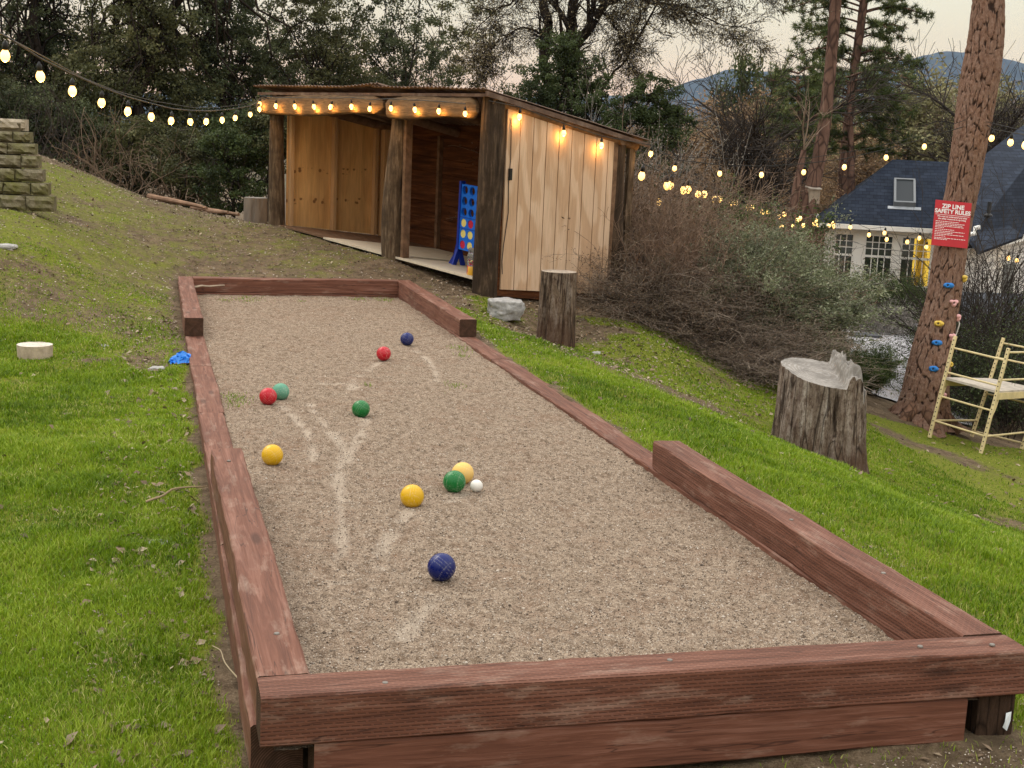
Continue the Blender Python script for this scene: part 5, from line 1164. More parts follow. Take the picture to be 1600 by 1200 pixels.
def leafy(name, label, cat, base, trunkpts, tr, blobs, lsize, nlf, ncl, cr, mleaf, mbark, seed, group=None, limb=1.0, asp=.55):
    'blobs: (centre, radii, weight)'
    rs = np.random.RandomState(seed); root = thing(name, label, cat, base, group=group)
    tb = MB(); TP = np.array(trunkpts, float); tb.tube(TP, np.linspace(tr, tr*.45, len(TP)), 9)
    mb = MB(); lim = []; nodes = [TP[len(TP)//2:]]; ccs = []
    for c, rad, wgt in blobs:
        cc, L, tone = clump_pts(rs, c, rad, max(4, int(ncl*wgt)), int(nlf*wgt), cr); a = np.clip(tone*.6+rs.rand(len(L))*.4, 0, 1)
        mb.leaves(L, lsize, rs, a, asp); ccs.append(cc)
        for q_ in cc[::8]:
            kf = rs.uniform(len(TP)*.25, len(TP)-1.01); k_ = int(kf); s0 = TP[k_]+(TP[k_+1]-TP[k_])*(kf-k_); mid = (s0+q_)/2+rs.normal(0, .12, 3)*np.linalg.norm(q_-s0)*.6-up3*.05
            t_ = np.linspace(0, 1, 6)[:, None]; B = (1-t_)**2*s0+2*t_*(1-t_)*mid+t_**2*q_; B[1:-1] += rs.normal(0, .05, (4, 3))*np.linalg.norm(q_-s0); r_ = np.linspace(tr*.26*limb, .006, 6); lim.append((B[:-1], B[1:], r_[:-1], r_[1:])); nodes.append(B[2:])
    nd = np.concatenate(nodes); ca = np.concatenate(ccs); near_ = nd[np.argmin(((ca[:, None]-nd[None])**2).sum(-1), 1)]
    mid_ = (near_+ca)/2+rs.normal(0, .05, ca.shape); kp_ = np.linalg.norm(ca-near_, axis=1) < .9; near_, mid_, ca = near_[kp_], mid_[kp_], ca[kp_]; m1_ = (near_+mid_)/2+rs.normal(0, .035, ca.shape); m2_ = (mid_+ca)/2+rs.normal(0, .035, ca.shape); r1_ = np.full(len(ca), .007)
    for p_, q_, f_ in ((near_, m1_, 1), (m1_, mid_, .8), (mid_, m2_, .65), (m2_, ca, .5)): lim.append((p_, q_, r1_*f_, r1_*f_*.8))
    if lim: tb.segs(np.concatenate([l_[0] for l_ in lim]), np.concatenate([l_[1] for l_ in lim]), np.concatenate([l_[2] for l_ in lim]), np.concatenate([l_[3] for l_ in lim]), 4)
    tb.build('trunk', mbark, root, smooth=True); mb.build('crown', mleaf, root); return root
M_oak = leafmat('oak_leaf', (.036, .046, .020), (.080, .096, .040), (.17, .18, .10), 1.3)
M_oak2 = leafmat('olive_oak_leaf', (.046, .050, .018), (.10, .104, .040), (.20, .185, .09), 1.3)
M_gbush = leafmat('dark_green_leaf', (.026, .040, .012), (.062, .086, .026), (.12, .145, .06), 2)
M_bark = barkmat('grey_bark', (.055, .045, .036), 10); M_barkd = barkmat('dark_bark', (.035, .026, .020), 12)
M_twig = simple('brown_twig', (.19, .135, .095), .9, .1, .35, 3); M_twigc = simple('grey_brown_twig', (.17, .135, .105), .9, .1, .5, 1.5); M_twigr = simple('reddish_twig', (.20, .135, .098), .9, .1, .4, 2); M_twigg = simple('grey_twig', (.22, .20, .18), .9, .1, .3, 3); M_twigd = simple('dark_twig', (.045, .036, .03), .9, .1, .3, 3)
def gpt(px, D): 
    'ground point below the photo column px at depth D'
    p = at(px, 300, D); return gp(p[0], p[1])
def pxr(px, D): return px*D/F_PX

# dense dark oaks on the left
LT = [(-90, 22, 'dark oak at the far left edge behind the retaining wall'), (70, 24, 'dense dark oak left of the sagging light string, second from the left edge'), (215, 22.5, 'dense dark oak in the middle of the left thicket'), (350, 24, 'dark evergreen oak left of the shed roof'), (490, 25.5, 'dark oak rising behind the left half of the shed'), (610, 27.5, 'sparser oak behind the middle of the shed with sky showing through'), (712, 30, 'thin speckled oak between the dark thicket and the bushy evergreen')]
for i, (px, D, lab) in enumerate(LT):
    b = gpt(px, D); r_ = 1.15; rs = np.random.RandomState(i+50)
    ln_ = .12 if i < 4 else .02; tp = [b+np.array([rs.normal(0, ln_)*k_, rs.normal(0, ln_)*k_, k_*(.9 if i < 4 else .6)-.1]) for k_ in range(7)]
    sp_w = 1 if i < 4 else (.85 if i == 4 else (.62 if i == 5 else .42))
    bl = [(at(px+dx, py, D+dd), (pxr(rx_, D), pxr(rx_, D), pxr(ry_, D)), w_*sp_w) for dx, py, rx_, ry_, w_, dd in ((0, 60, 95, 85, .34, 0), (-60, 140, 80, 75, .20, -.6), (55, 150, 80, 80, .2, .5), (10, -70, 110, 80, .20, 0), (-10, 215, 95, 60, .16, -.4))]
    leafy('oak_tree', lab, 'tree', b, tp, .11 if i < 4 else .06, bl, .056, 46000, 430, .20, M_oak if i % 2 else M_oak2, M_barkd, i+3)
for i, (px, D, py, rx_, ry_, lab, mt) in enumerate([(20, 20.6, 205, 70, 70, 'dark bush just right of the retaining wall top', M_oak), (110, 20.9, 235, 65, 75, 'dark bush on the crest below the fourth light bulb', M_oak), (200, 20.8, 262, 70, 68, 'dark low bush on the crest in the middle of the left thicket', M_oak2), (285, 20.4, 272, 62, 66, 'dark green bush above the fallen branches', M_oak2), (365, 19.6, 262, 62, 80, 'dark green bush behind the grey log and left shed post', M_gbush), (420, 19.8, 215, 48, 55, 'dark bush touching the left end of the shed', M_oak2)]):
    b = gpt(px, D); bl = [(at(px, py, D), (pxr(rx_, D), .7, pxr(ry_, D)), .7), (at(px+15, py-40, D), (pxr(rx_*.8, D), .6, pxr(ry_*.6, D)), .3)]
    tp = [b+up3*k_*.2 for k_ in range(4)]
    leafy('bush', lab, 'bush', b, tp, .035, bl, .048, 15000, 150, .15, mt, M_twigd, i+33)
# bare tangled stems in the dark gap under the thicket
for i, (px, D, lab, mt) in enumerate([(60, 20.0, 'tangle of bare dark stems on the crest right of the retaining wall', M_twigd), (165, 20.3, 'tangle of bare grey stems below the dark bushes on the crest', M_twig), (245, 20.0, 'tangle of bare stems above the end of the grassy crest', M_twig)]):
    g_ = Grow(i+70); b = gpt(px, D)
    for k_ in range(46): g_.branch(b+np.array([g_.r.normal(0, .35), g_.r.normal(0, .2), 0]), (g_.r.normal(0, .7), g_.r.normal(0, .4), 1), g_.r.uniform(.6, 1.3), .008, 0, 1, dict(wig=.22, up=-.12, rmin=.0025, kids=(.6,), ang=(.4, 1.1), len=(.3, .6)))
    t_ = thing('bare_shrub', lab, 'shrub', b); mb = MB(); g_.mesh(mb); mb.build('stems', mt, t_)
# fallen branches under the bush
for i, (x0, y0, x1, y1, lab) in enumerate([(240, 322, 318, 332, 'broken reddish branch lying along the crest'), (300, 330, 372, 341, 'split fallen branch lying left of the grey log'), (318, 340, 350, 334, 'short fallen branch piece by the bush foot')]):
    a, b = at(x0, y0, 18.8), at(x1, y1, 18.2); a = gp(a[0], a[1], .06); b = gp(b[0], b[1], .06); mb = MB(); log_tube(mb, a, b, .045, .02, i+5, 10, 14, .3, .03)
    tag(mb.build('fallen_branch', simple('dead_wood', (.24, .15, .10), .9, .1, .5, 6), org=a), lab, 'branch')

# oak with evergreen undergrowth behind the shed
BRP = dict(wig=.16, up=.02, rmin=.0035, kids=(1.6, 1.5, 1.2, .8), ang=(.35, 1.0), len=(.42, .68))
D = 24.; b = gpt(905, D); g_ = Grow(101); lim = []
def polyb(g, pts, r0, r1, kids, L, maxl=3, D=D, prm=BRP, n=14, lev0=1):
    P = np.array([at(a_, c_, D+dd) for a_, c_, dd in pts]); s_ = np.linspace(0, len(P)-1, n+1); Q = np.stack([np.interp(s_, range(len(P)), P[:, i]) for i in range(3)], -1); rr = np.linspace(r0, r1, n+1)
    Q[1:-1] += g.r.normal(0, r0*.5, (n-1, 3))
    for i in range(n):
        g.P0.append(Q[i]); g.P1.append(Q[i+1]); g.r0.append(rr[i]); g.r1.append(rr[i+1])
        for _ in range(g.r.poisson(kids)):
            d = _n(Q[i+1]-Q[i]); a_ = _n(np.cross(d, g.r.normal(size=3))); an = g.r.uniform(.4, 1.1); g.branch(Q[i], d*math.cos(an)+a_*math.sin(an), L*g.r.uniform(.5, 1.1), rr[i]*.45, lev0, maxl, prm)
bb_ = [(905, 380, 0), (898, 260, 0), (893, 150, 0)]
polyb(g_, bb_+[(888, 90, 0)], .17, .13, .0, 1)
polyb(g_, [(850, 300, 0), (852, 150, 0), (848, 40, 0), (853, -80, 0), (860, -240, 0)], .10, .07, .5, 1.1)
polyb(g_, [(889, 100, 0), (893, 30, 0), (905, -60, 0), (900, -260, .5)], .10, .06, .6, 1.2)
polyb(g_, [(890, 110, 0), (918, 40, -.3), (950, -10, -.4), (1010, -120, -1), (1100, -200, -1)], .10, .04, .8, 1.3)
polyb(g_, [(940, 135, 0), (975, 95, -.4), (1002, 50, -.8), (1030, 5, -1), (1062, -60, -1)], .03, .015, 1.6, .9, 3)
polyb(g_, [(925, 10, 0), (955, 30, -.5), (975, 70, -.6), (985, 130, -.6)], .03, .008, 1.5, .6, 3)
polyb(g_, [(960, -40, -.5), (1005, 5, -.8), (1060, 10, -1.2), (1120, 35, -1.4), (1180, 50, -1.5)], .028, .006, 1.9, .8, 3)
polyb(g_, [(1020, -100, -1), (1090, -50, -1), (1150, -20, -1.4), (1215, 0, -1.4)], .026, .006, 2.0, .8, 3)
polyb(g_, [(880, -40, 0), (820, -10, 0), (770, 20, 0), (730, 60, 0)], .03, .006, 1.7, .8, 3)
polyb(g_, [(860, 60, 0), (820, 40, 0), (780, 60, 0), (750, 100, 0)], .024, .006, 1.6, .7, 3)
oak = thing('deciduous_oak', 'large leafless oak with forked dark trunks and arching twigs behind the shed', 'tree', b); mb = MB(); g_.mesh(mb); mb.build('trunk', M_barkd, oak, smooth=True)
tp_ = np.array(g_.tips); rs = np.random.RandomState(5); sel = tp_[rs.rand(len(tp_)) < .28]; mb = MB(); Lq = np.repeat(sel, 2, 0)+rs.normal(0, .06, (len(sel)*2, 3)); mb.leaves(Lq, .036, rs); mb.build('dry_leaves', leafmat('dry_leaf', (.10, .08, .045), (.22, .18, .10), (.32, .26, .15)), oak)
D = 22.5; b = gpt(925, D); bl = [(at(x, y, D+dd), (pxr(r, D), pxr(r, D), pxr(r*.9, D)), w_) for x, y, r, w_, dd in ((880, 85, 42, .10, 0), (845, 140, 45, .11, 0), (905, 130, 55, .15, .2), (900, 185, 75, .2, 0), (965, 205, 70, .17, -.2), (1020, 160, 48, .12, -.3), (1040, 200, 45, .10, -.3), (1010, 260, 60, .16, -.3))]
leafy('evergreen_tree', 'dark green bushy evergreen rising right behind the shed roof', 'tree', b, [b+np.array([0, 0, .6*k_]) for k_ in range(6)], .08, bl, .046, 44000, 620, .12, M_gbush, M_barkd, 77)
g_ = Grow(33); b = gpt(1010, 20.5)
for k_ in range(70): g_.branch(b+np.array([g_.r.normal(0, .5), g_.r.normal(0, .3), 0]), (g_.r.normal(0, .25), g_.r.normal(0, .2), 1), g_.r.uniform(1.6, 2.9), .012, 0, 2, dict(wig=.08, up=.02, rmin=.003, kids=(.7, .5), ang=(.3, .7), len=(.3, .5)))
t_ = thing('bare_shrub', 'tall pale leafless shrub stems behind the right rear of the shed', 'shrub', b); mb = MB(); g_.mesh(mb); mb.build('stems', M_twigg, t_)
mb = MB(); rs = np.random.RandomState(4); tp_ = np.array(g_.tips); mb.leaves(np.repeat(tp_, 3, 0)+rs.normal(0, .06, (len(tp_)*3, 3)), .03, rs); mb.build('buds', leafmat('pale_buds', (.12, .10, .08), (.24, .21, .18), (.35, .32, .28)), t_)

# brown bare brush right of the shed: three source shrubs, copied
def brush_src(seed, mt, n=150, hgt=1.7, spread=.5, leaf=None, ls=.03, nl=2, rad=.006, up=.0, wig=.13, fan=.9):
    g_ = Grow(seed)
    for k_ in range(n):
        a_ = g_.r.uniform(0, 6.28); q_ = g_.r.rand()**.5*spread; g_.branch((math.cos(a_)*q_, math.sin(a_)*q_, -.05), (math.cos(a_)*q_*fan+g_.r.normal(0, .25*fan), math.sin(a_)*q_*fan+g_.r.normal(0, .25*fan), 1), hgt*g_.r.uniform(.5, 1.1), rad, 0, 2, dict(wig=wig, up=up, rmin=.0022, kids=(1.0, .6), ang=(.3, .9), len=(.3, .5), n=6))
    mb = MB(); g_.mesh(mb); o = mb.build('stems', mt, smooth=False); me = o.data; bpy.data.objects.remove(o); ml_ = None
    if leaf:
        tp_ = np.array(g_.tips); mb = MB(); mb.leaves(np.repeat(tp_, nl, 0)+g_.r.normal(0, .05, (len(tp_)*nl, 3)), ls, g_.r, asp=.42); o = mb.build('foliage', leaf); ml_ = o.data; bpy.data.objects.remove(o)
    return me, ml_
M_dry = leafmat('dead_leaf', (.07, .045, .03), (.16, .105, .07), (.24, .17, .12), 2)
M_olive = leafmat('olive_leaf', (.09, .105, .055), (.21, .23, .13), (.34, .35, .24), 3)
M_gr2 = leafmat('mid_green_leaf', (.03, .05, .012), (.08, .115, .03), (.15, .19, .06), 2)
SRC = {'a': brush_src(1, M_twigr, 170), 'b': brush_src(2, M_twig, 150, 1.8, .55, M_dry, .035, 1, wig=.2), 'c': brush_src(3, M_twigc, 130, 1.6, .5, M_dry, .03, 1, wig=.22, up=-.03, fan=.6),
       'olive': brush_src(4, M_twigg, 170, 1.75, .42, M_olive, .052, 6, up=.04, wig=.09, fan=.5), 'green': brush_src(5, M_twigd, 110, 1.7, .45, M_gr2, .055, 5, fan=.5), 'bare': brush_src(6, M_twigd, 60, 2.4, .3, None, rad=.012, wig=.16), 'bare2': brush_src(7, M_twigd, 50, 2.0, .55, M_gbush, .05, 1, rad=.009, wig=.22), 'tuft': brush_src(8, M_twigg, 140, .5, .35, None, rad=.004, wig=.2, up=-.1)}
def shrub(kind, px, D, sc_, rz_, label, name='brush_shrub', cat='shrub', group=None, zs=1.0, dz=0):
    b = gpt(px, D); me, ml_ = SRC[kind]
    if kind+'h' not in SRC:
        co_ = np.empty(len(me.vertices)*3, np.float32); me.vertices.foreach_get('co', co_); SRC[kind+'h'] = float(np.percentile(co_.reshape(-1, 3)[:, 2], 98.5))
    if sc_ > 20: top = at(px, sc_, D)[2]; sc_ = max(.2, (top-b[2])/SRC[kind+'h'])
    t_ = thing(name, label, cat, b+up3*dz, (0, 0, rz_), group); wd_ = max(sc_, zs) if zs > 1 else sc_; t_.scale = (wd_, wd_, sc_*min(zs, 1)); o = bpy.data.objects.new('stems', me); C.objects.link(o); o.parent = t_
    if ml_: o = bpy.data.objects.new('foliage', ml_); C.objects.link(o); o.parent = t_
    return t_
BS = [('b', 985, 16.6, 265, 'reddish brown leafless brush right beside the rear shed post'), ('a', 1022, 15.6, 305, 'purple brown bare brush just right of the shed post'), ('c', 1062, 15.4, 365, 'tangled brown brush at the top of the right bank, second clump from the shed'), ('b', 1050, 18.0, 290, 'brown brush below the first bulbs right of the shed'),
      ('a', 1108, 15.6, 350, 'tall thin stemmed brown brush in the middle of the bank'), ('c', 1118, 15.1, 430, 'arching dead brush hanging over the grass of the bank'), ('b', 1110, 19.5, 318, 'brown dead leaved brush below the clustered small bulbs'), ('c', 1160, 14.5, 490, 'low tangled brown brush above the big stump left side'),
      ('c', 1200, 14.1, 545, 'low brown brush directly behind the big stump'), ('a', 1003, 19.5, 262, 'tall brown brush behind the rear corner of the shed'), ('c', 1080, 15.3, 440, 'low matted brush at the edge of the grassy bank'), ('c', 1020, 14.9, 400, 'low brown brush at the foot of the rear shed post'), ('b', 1160, 20.5, 350, 'brown brush between the dark green shrubs, far side of the bank'), ('a', 1215, 19.5, 385, 'thin brown brush behind the grey green shrubs')]
for i, (k_, px, D, s_, lab) in enumerate(BS): shrub(k_, px, D, s_, i*1.7, lab, group='brown bare brush on the right bank', zs=1.0 if s_ < 400 else 1.001)
shrub('olive', 1180, 15.4, 385, .4, 'grey green upright shrub left of the gravel yard, the larger of two', 'olive_shrub'); shrub('olive', 1222, 15.8, 405, 2.4, 'grey green upright shrub beside the house corner, right of the larger one', 'olive_shrub', zs=1.001)
shrub('green', 1150, 18.5, 352, 1.4, 'darker green leafy shrub left of the grey green shrubs', 'green_shrub'); shrub('green', 1125, 19.5, 350, 2.9, 'dark green shrub half hidden in the brown brush', 'green_shrub')
shrub('green', 1385, 32.5, 440, 1, 'dark green shrub under the house windows', 'green_shrub'); shrub('green', 1425, 32.5, 440, 4, 'dark green shrub right below the lit window', 'green_shrub'); shrub('tuft', 1400, 30, 1.6, 0, 'spiky pale bare stems in front of the house shrubs', 'bare_shrub')
for i, (k_, px, D, s_, lab) in enumerate([('bare', 1545, 19.5, .85, 'dark leafless sapling right of the pine trunk'), ('bare', 1570, 20.5, 1.15, 'tall dark leafless sapling at the right edge'), ('bare2', 1545, 18.3, .7, 'dark bare shrub behind the scaffold deck'), ('bare2', 1595, 18.0, .7, 'dark bare shrub behind the scaffold at the right edge'), ('bare2', 1515, 18.0, .5, 'low dark shrub between the pine foot and the scaffold'), ('bare', 1610, 18.5, .8, 'dark leafless sapling cut by the right edge'), ('bare2', 1640, 17.2, .9, 'dark bare shrub beyond the right edge of the scaffold')]):
    shrub(k_, px, D, s_, i*2.1, lab, 'bare_shrub', group='dark bare shrubs behind the scaffold')
shrub('green', 1345, 15.8, .28, 1, 'small light green shrub at the near corner of the gravel yard', 'green_shrub'); shrub('green', 1385, 16.6, .3, 3, 'small green shrub left of the pine foot', 'green_shrub')

# far trees: four leafless sources and two pines, copied
def tree_src(seed, mt, leaf, H=10, nl=2, ls=.16, kids=(2.1, 1.9, 1.6), dens=1.0, trunk=.16, wig=.13):
    g_ = Grow(seed); g_.branch((0, 0, -.3), (0, 0, 1), H*.62, trunk, 0, 3, dict(wig=wig, up=.03, rmin=.008, kids=kids, ang=(.45, 1.05), len=(.42, .66), n=7, first=2))
    mb = MB(); g_.mesh(mb); o = mb.build('trunk', mt, smooth=False); me = o.data; bpy.data.objects.remove(o); ml_ = None
    if leaf:
        tp_ = np.array(g_.tips); tp_ = tp_[g_.r.rand(len(tp_)) < dens]; mb = MB(); mb.leaves(np.repeat(tp_, nl, 0)+g_.r.normal(0, .16, (len(tp_)*nl, 3)), ls, g_.r); o = mb.build('crown', leaf); ml_ = o.data; bpy.data.objects.remove(o)
    return me, ml_
M_rust = leafmat('rusty_leaf', (.19, .11, .055), (.34, .22, .115), (.44, .31, .18), .5); M_ol2 = leafmat('far_olive_leaf', (.13, .12, .055), (.26, .24, .115), (.34, .32, .16), .5); M_fg = leafmat('far_green_leaf', (.035, .05, .018), (.08, .10, .036), (.13, .15, .06), .7)
M_twf = simple('far_twig', (.23, .17, .125), .9, .1, .3, 1)
SRC.update(t1=tree_src(11, M_twf, None, kids=(2.4, 2.2, 1.9)), t2=tree_src(12, M_twf, M_rust, dens=.8, nl=3), t3=tree_src(13, M_twf, M_ol2, dens=.9, nl=4), t4=tree_src(14, M_twigd, None, kids=(2.2, 2.0, 1.8), trunk=.2), t5=tree_src(15, M_twigd, M_fg, dens=1, nl=6, ls=.2))
def ftree(kind, px, D, topy, label, rz_=0, wide=1.0, name='bare_tree', group='trees in the valley beyond the shed'):
    b = gpt(px, D); top = at(px, topy, D)[2]; me, ml_ = SRC[kind]
    if kind+'h' not in SRC:
        co_ = np.empty(len(me.vertices)*3, np.float32); me.vertices.foreach_get('co', co_); SRC[kind+'h'] = float(co_.reshape(-1, 3)[:, 2].max())
    s_ = (top-b[2])/SRC[kind+'h']; t_ = thing(name, label, 'tree', b, (0, 0, rz_), group); t_.scale = (s_*wide, s_*wide, s_)
    o = bpy.data.objects.new('trunk', me); C.objects.link(o); o.parent = t_
    if ml_: o = bpy.data.objects.new('crown', ml_); C.objects.link(o); o.parent = t_
FT = [('t4', 1122, 38, 55, 'leafless tree with a dark straight trunk left of the middle pines'), ('t2', 1170, 50, 125, 'rusty leaved tree right of the leafless dark trunk'), ('t2', 1085, 48, 150, 'rusty brown tree behind the top of the brush'), ('t1', 1050, 55, 120, 'pale leafless tree behind the shed right end'),
      ('t3', 1215, 70, 170, 'olive brown tree left of the twin pines, far back'), ('t1', 1235, 60, 195, 'grey leafless tree far back left of the bird box'), ('t2', 1330, 52, 170, 'brown leaved tree above the house roof ridge left end'), ('t3', 1380, 60, 95, 'broad olive brown tree behind the house ridge'), ('t3', 1440, 66, 90, 'olive bare canopy left of the tall pine trunk'),
      ('t1', 1350, 80, 110, 'leafless tree far behind the twin pines'), ('t1', 1470, 58, 130, 'brown leafless tree touching the tall pine trunk from the left'), ('t3', 1575, 55, 120, 'olive brown tree right of the tall pine trunk'), ('t4', 1592, 48, 35, 'tall leafless tree at the right edge'), ('t1', 1630, 60, 60, 'leafless tree cut by the right edge'),
      ('t5', 1180, 62, 70, 'narrow dark green tree rising above the rusty tree'), ('t1', 980, 50, 110, 'leafless tree behind the evergreen'), ('t1', 780, 46, 110, 'leafless tree seen over the middle of the shed roof'), ('t2', 700, 50, 140, 'brown tree low behind the shed roof'), ('t3', 1290, 90, 200, 'distant olive tree low between the pines'), ('t2', 1130, 85, 190, 'distant rusty tree low in the valley'), ('t3', 1060, 90, 170, 'distant olive tree behind the brush'), ('t5', 1510, 75, 190, 'dark green tree low behind the tall pine trunk'), ('t1', 640, 55, 60, 'leafless tree behind the sparser oak'), ('t5', 1265, 58, 235, 'low dark green tree behind the bird box'), ('t2', 1200, 42, 235, 'low rusty tree behind the string of seven bulbs'), ('t2', 1300, 44, 262, 'low brown tree behind the left end of the house roof')]
for i, (k_, px, D, ty, lab) in enumerate(FT): ftree(k_, px, D, ty, lab, i*1.3, 1.35 if k_ in ('t2', 't3') else (.55 if k_ == 't5' else 1.1), 'leafy_tree' if k_ in ('t2', 't3', 't5') else 'bare_tree')
# twin pines
M_ndl = leafmat('needles', (.034, .050, .014), (.085, .110, .032), (.16, .18, .06), .8); M_pbk = barkmat('far_pine_bark', (.13, .075, .055), 6, (1, 1, .3))
def needles(mb, P, rs, L=.17, w_=.012, k=16):
    n = len(P); d = rs.normal(size=(n, k, 3)); d[..., 2] += .35; d /= np.linalg.norm(d, axis=2)[..., None]; s_ = np.cross(d, rs.normal(size=(n, k, 3))); s_ /= np.linalg.norm(s_, axis=2)[..., None]
    Lr = L*rs.uniform(.6, 1.2, (n, k, 1)); A_ = P[:, None]+s_*w_; B_ = P[:, None]-s_*w_; T_ = P[:, None]+d*Lr
    V = np.stack([A_, B_, T_], 2).reshape(-1, 3); mb.add(V, np.arange(len(V)).reshape(-1, 3), np.repeat(np.repeat(rs.rand(n), k), 3))
def pine_far(name_lab, D, path, widths, br, seed):
    rs = np.random.RandomState(seed); P = np.array([at(a_, b_, D) for a_, b_ in path]); R_ = np.array(widths)/2/F_PX*D
    base = gp(P[0][0], P[0][1]); root = thing('pine_tree', name_lab, 'tree', base); mb = MB(); s_ = np.linspace(0, len(P)-1, 60); Q = np.stack([np.interp(s_, range(len(P)), P[:, i]) for i in range(3)], -1); rr = np.interp(s_, range(len(P)), R_)
    Q = np.concatenate([[base-up3*.3], Q]); rr = np.concatenate([[rr[0]*1.15], rr]); k_ = 16; mb.tube(Q, rr, k_, jit=1+(rs.rand(len(Q), k_)-.5)*.16)
    tufts = []; S0 = []; S1 = []; q0 = []; q1 = []
    for (px0, py0, px1, py1, n_) in br:          # branches in the picture with random depth
        a_ = at(px0, py0, D); b_ = at(px1, py1, D+rs.uniform(-1.6, 1.6)); t_ = np.linspace(0, 1, 8)[:, None]; L_ = np.linalg.norm(b_-a_); B = a_+(b_-a_)*t_+up3*.12*L_*np.sin(t_*3.1); r_ = np.linspace(.035, .010, 8)
        S0.append(B[:-1]); S1.append(B[1:]); q0.append(r_[:-1]); q1.append(r_[1:])
        for _ in range(n_):
            t0 = rs.uniform(.25, 1); p0 = a_+(b_-a_)*t0+up3*.12*L_*math.sin(t0*3.1); d = rs.normal(size=3)*np.array([1, 1, .35]); d = _n(d)*rs.uniform(.15, .5); p1 = p0+d
            S0.append(p0[None]); S1.append(p1[None]); q0.append(np.array([.010])); q1.append(np.array([.005])); tufts += [p0+d*f for f in (.55, .8, 1.0)]
    mb.segs(np.concatenate(S0), np.concatenate(S1), np.concatenate(q0), np.concatenate(q1), 4)
    mb.build('trunk', M_pbk, root, smooth=True); mb = MB(); needles(mb, np.array(tufts), rs, L=.20, w_=.013, k=15); mb.build('crown', M_ndl, root)
rs = np.random.RandomState(9)
def brs(x_at, y0, y1, step, Lmin, Lmax, n_): 
    o_ = []; y = y0
    while y < y1:
        for sg in (-1, 1):
            L_ = rs.uniform(Lmin, Lmax); o_.append((x_at(y), y, x_at(y)+sg*L_, y+rs.uniform(-12, 26), n_))
        y += step*rs.uniform(.7, 1.3)
    return o_
xa = lambda y: 1303-(y)*.13 if y > 0 else 1303-y*.05; xb = lambda y: 1350-y*.16
pine_far('nearer of the two middle pines, reddish trunk carrying the bird box', 34.5, [(1262, 340), (1268, 300), (1280, 245), (1289, 190), (1297, 112), (1303, 40), (1306, 0), (1312, -120), (1318, -260)], [26, 24, 21, 20, 18, 18, 18, 16, 13], [(1290, 180, 1262, 190, 3), (1300, 60, 1275, 80, 2)]+brs(xa, -150, -20, 18, 30, 80, 16), 1)
pine_far('farther of the two middle pines with dark green tiered foliage on both sides', 44, [(1318, 260), (1322, 215), (1328, 170), (1336, 100), (1345, 40), (1350, 0), (1362, -120), (1370, -260)], [15, 14, 14, 14, 13, 13, 11, 9], brs(xb, -110, 150, 17, 45, 112, 20)+[(1350, 20, 1452, 28, 30), (1345, 50, 1235, 62, 26), (1340, 85, 1412, 95, 26), (1345, 10, 1222, 22, 30), (1340, 90, 1232, 92, 22)], 2)
pine_far('small dark green pine with dense foliage low between the trunks', 40, [(1330, 300), (1330, 240), (1328, 180), (1325, 130)], [13, 11, 8, 4], brs(lambda y: 1328, 120, 235, 12, 40, 100, 22), 3)
pine_far('small green pine crown left of the middle trunk above the house', 42, [(1258, 300), (1255, 240), (1250, 180), (1246, 120)], [12, 10, 8, 4], brs(lambda y: 1248, 115, 225, 13, 20, 62, 18), 4)
mb = MB(); D = 30; P = np.array([at(a_, b_, D) for a_, b_ in ((1236, 360), (1240, 320), (1246, 285), (1256, 235))]); b = gp(P[0][0], P[0][1]); t_ = thing('leaning_tree', 'short leaning reddish trunk left of the bird box pine', 'tree', b)
mb.tube(np.concatenate([[b-up3*.2], P]), [.12, .11, .10, .09, .06], 12); mb.build('trunk', M_pbk, t_, smooth=True); g_ = Grow(3); [g_.branch(P[3], (g_.r.normal()*.3, g_.r.normal()*.3, 1), 1.1, .025, 2, 3, BRP) for _ in range(3)]; mb = MB(); g_.mesh(mb); mb.build('limbs', M_twf, t_)

# ---------------------------------------------------------------- grass and litter
def blades(mb, P, h, wd, rs, lean=.55, tone=None):
    n = len(P); az = rs.rand(n)*6.283; ln = h*lean*rs.uniform(.3, 1.5, n); d = np.stack([np.cos(az), np.sin(az), 0*az], -1); s_ = np.stack([-np.sin(az+rs.normal(0, .6, n)), np.cos(az), 0*az], -1)
    h = h[:, None] if np.ndim(h) else h; hz = (np.sqrt(np.maximum(1-np.minimum(lean, .9)**2*.4, .2)))
    H = (h if np.ndim(h) else np.full((n, 1), h))*hz; w2 = (wd*rs.uniform(.7, 1.3, n))[:, None]*.5; ln = ln[:, None]
    M_ = P+d*ln*.35+up3*H*.6; T_ = P+d*ln+up3*H*.95
    V = np.stack([P-s_*w2, P+s_*w2, M_+s_*w2*.8, M_-s_*w2*.8, T_], 1).reshape(-1, 3); i = np.arange(n)[:, None]*5
    if tone is None: tone = rs.rand(n)
    a = np.repeat(tone, 5); n0 = mb.n; mb.add(V, i+np.array([[0, 1, 2, 3]]), a)
    mb.li.append((i+np.array([[3, 2, 4]])+n0).ravel()); mb.fs.append(np.full(n, 3)); mb.mi.append(np.full(n, 0))
rs = np.random.RandomState(21); mb = MB()
def scatter(n, xr, yr, pw=1.0):
    u = rs.rand(n); y = yr[0]*(yr[1]/yr[0])**u if pw == 1 else rs.uniform(*yr, n); x = rs.uniform(*xr, n); g = greenness(x, y); k_ = (rs.rand(n) < g**1.2) & ~incourt(x, y, .0)
    c_ = (np.stack([x, y, np.zeros(n)], -1)-CAM)@MW; px = CX+F_PX*c_[:, 0]/c_[:, 2]; k_ &= (px > -260) & (px < 1860) & (c_[:, 2] > 1)
    x, y, g = x[k_], y[k_], g[k_]; return np.stack([x, y, ground(x, y)-.004], -1), g
